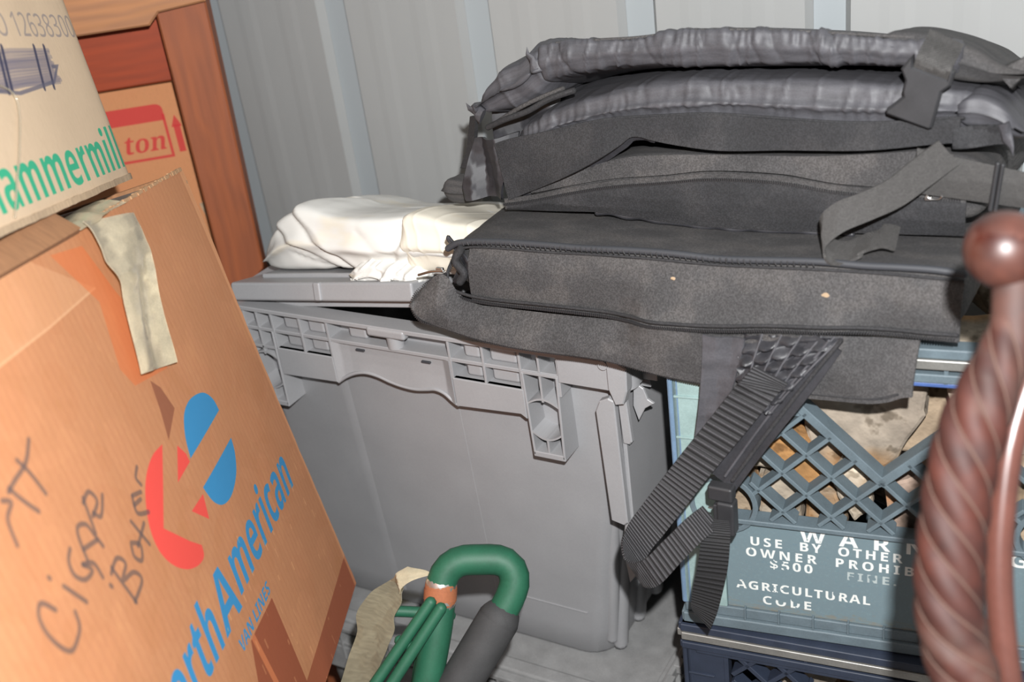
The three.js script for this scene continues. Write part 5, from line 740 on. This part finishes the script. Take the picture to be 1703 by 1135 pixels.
  part('top_seam', tube([...Array(26)].map((_, i) => { const x = lerp(-0.415, -0.16, i / 25); return [x, fx([[-0.422, 0.8465], [-0.382, 0.8495], [-0.349, 0.8515], [-0.312, 0.8560], [-0.269, 0.8570], [-0.232, 0.8560], [-0.16, 0.8525]])(x), 0.5385]; }), 0.0012, 120, 6), M.fabric, b);
  // right shoulder of the upper fold, matt fabric
  part('right_shoulder', softBody(-0.186, -0.088, 80, 90, x => { const tp = fx([[-0.186, 0.853], [-0.173, 0.8585], [-0.147, 0.8555], [-0.125, 0.847], [-0.111, 0.838], [-0.088, 0.833]])(x), bt = fx([[-0.186, 0.842], [-0.155, 0.832], [-0.125, 0.826], [-0.088, 0.828]])(x); return { zf: 0.541, zb: 0.37, ybf: bt, ytf: tp - 0.0005, ytb: tp - 0.050, ybb: bt - 0.054, r: 0.45, bf: 0.004, bt: 0.003 }; }, (x, t, p) => wr(x, p.y, p.z, 0.0022, 30, 61), 0.012), M.fabric, b, 'matt right shoulder');
  const tip = (name, a, b, r, m) => { const A = V3(a), B = V3(b), d = B.clone().sub(A), g = new THREE.ConeGeometry(r, d.length(), 9, 4); g.scale(1, 1, 0.55); const p = g.attributes.position; for (let i = 0; i < p.count; i++) p.setX(i, p.getX(i) + 0.25 * r * Math.sin(p.getY(i) * 900 + p.getZ(i) * 700)); g.computeVertexNormals(); g.applyQuaternion(new THREE.Quaternion().setFromUnitVectors(new THREE.Vector3(0, 1, 0), d.clone().normalize())); const c = A.add(B).multiplyScalar(0.5); g.translate(c.x, c.y, c.z); part(name, metreUV(g), m, b_, 'crumpled tip'); };
  const b_ = b;
  tip('crumpled_tip', [-0.4310, 0.828, 0.543], [-0.4390, 0.8450, 0.543], 0.0060, M.satin); tip('crumpled_tip', [-0.486, 0.7900, 0.541], [-0.5010, 0.7985, 0.541], 0.0070, M.satin); tip('crumpled_tip', [-0.106, 0.8260, 0.535], [-0.0860, 0.8430, 0.532], 0.0075, M.fabric); tip('crumpled_tip', [-0.102, 0.805, 0.557], [-0.0945, 0.7850, 0.560], 0.0070, M.satin);
  // crumpled left end: lobe, pinched tip, hanging loop and rolled end
  part('left_lobe', softBody(-0.494, -0.424, 80, 80, x => { const tp = fx([[-0.494, 0.797], [-0.486, 0.808], [-0.467, 0.8245], [-0.450, 0.8330], [-0.434, 0.8430], [-0.424, 0.840]])(x), bt = fx([[-0.494, 0.789], [-0.480, 0.7900], [-0.460, 0.796], [-0.445, 0.8010], [-0.430, 0.812], [-0.424, 0.818]])(x); return { zf: 0.542, zb: 0.43, ybf: bt, ytf: tp + 0.002, ytb: tp - 0.025, ybb: bt - 0.022, r: 0.42, bf: 0.009, bt: 0.004 }; }, (x, t, p) => wr(x, p.y, p.z, 0.0060, 26, 71) + pleat(x + p.y * 0.8, p.y - x * 0.5, 0.0050, 28), 0.012), M.satin, b, 'crumpled shiny left end');
  part('side_strip', band([[-0.4960, 0.7880, 0.538], [-0.5020, 0.7730, 0.534], [-0.5080, 0.7560, 0.532], [-0.5140, 0.7420, 0.534]], [[0.0045, 0.0008, 0.003], [0.0050, 0.0012, 0.003], [0.0055, 0.0015, 0.003], [0.0060, 0.0015, 0.003]], 0.003, 30, 5), M.fabricDark, b);
  part('rolled_end', softBody(-0.5440, -0.508, 40, 60, x => ({ zf: 0.537, zb: 0.48, ybf: fx([[-0.544, 0.716], [-0.530, 0.7085], [-0.508, 0.7120]])(x), ytf: fx([[-0.544, 0.7240], [-0.533, 0.7330], [-0.508, 0.7300]])(x), ytb: 0.722, ybb: 0.705, r: 0.5, bf: 0.003 }), (x, t, p) => wr(x, p.y, p.z, 0.0022, 60, 81), 0.012), M.fabric, b, 'rolled bag corner');
  part('dark_gap_sheet', sheet(20, 8, (u, v) => [lerp(-0.492, -0.43, u), lerp(lerp(0.745, 0.775, u), lerp(0.792, 0.812, u), v), 0.515 + 0.004 * Math.sin(u * 8 + v * 3)], 0.0020), M.satinDark, b, 'dark sheet added to fill the gap');  // added dark sheet, keeps the bright wall from showing through behind the lobe
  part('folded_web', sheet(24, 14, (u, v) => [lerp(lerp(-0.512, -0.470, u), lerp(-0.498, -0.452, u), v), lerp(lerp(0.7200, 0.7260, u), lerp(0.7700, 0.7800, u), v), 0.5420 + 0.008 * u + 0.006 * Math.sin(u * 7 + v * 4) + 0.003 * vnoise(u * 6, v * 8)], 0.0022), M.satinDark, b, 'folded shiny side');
  part('inner_edge', tube([[-0.4800, 0.782, 0.545], [-0.462, 0.790, 0.549], [-0.440, 0.798, 0.550], [-0.420, 0.808, 0.5495], [-0.40, 0.8145, 0.548]], 0.0024, 30, 7), M.fabricDark, b);
  part('inner_edge', tube([[-0.472, 0.786, 0.542], [-0.450, 0.7985, 0.546], [-0.430, 0.8075, 0.546], [-0.410, 0.8150, 0.545]], 0.0018, 30, 7), M.fabric, b);
  // crumpled right end of the lower fold
  part('right_lobe', softBody(-0.135, -0.089, 60, 70, x => { const tp = fx([[-0.135, 0.818], [-0.120, 0.824], [-0.106, 0.819], [-0.095, 0.808], [-0.089, 0.800]])(x), bt = fx([[-0.135, 0.800], [-0.118, 0.797], [-0.100, 0.795], [-0.089, 0.792]])(x); return { zf: 0.556, zb: 0.44, ybf: bt, ytf: tp, ytb: tp - 0.03, ybb: bt - 0.028, r: 0.45, bf: 0.003, bt: 0.003 }; }, (x, t, p) => wr(x, p.y, p.z, 0.0050, 50, 91) + wr(x, p.y, p.z, 0.0015, 110, 93), 0.012), M.satin, b, 'crumpled shiny right end');
  part('right_under', sheet(20, 8, (u, v) => [lerp(-0.130, -0.098, u), lerp(0.7880, 0.8010, v) + 0.004 * u, 0.5580 + 0.002 * Math.sin(v * 3 + u * 5)], 0.002), M.fabricDark, b);
  // buckle on its webbing, lying over the two folds
  part('buckle_webbing', sheet(10, 10, (u, v) => { const a = [lerp(-0.1545, -0.1505, v), lerp(0.8400, 0.8575, v)], c = [lerp(-0.1340, -0.1300, v), lerp(0.8325, 0.8480, v)]; return [lerp(a[0], c[0], u), lerp(a[1], c[1], u), 0.5620 - 0.020 * smooth(0.4, 1, v) + 0.004 * Math.sin(v * Math.PI)]; }, 0.004), M.webOld, b, 'ribbed webbing tab');
  part('buckle', plate([[-0.158, 0.8455], [-0.1550, 0.8485], [-0.1545, 0.8415], [-0.1345, 0.8340], [-0.1330, 0.8405], [-0.1300, 0.8385], [-0.1320, 0.8300], [-0.1370, 0.8260], [-0.1420, 0.8030], [-0.1440, 0.8020], [-0.1700, 0.8110], [-0.1705, 0.8135], [-0.1600, 0.8225], [-0.1605, 0.8260], [-0.1590, 0.8330], [-0.1618, 0.8400]], 0.5590, 0.5665, 0.0014), M.plasticBlack, b, 'black plastic buckle');
}
renderer.render(scene, camera);
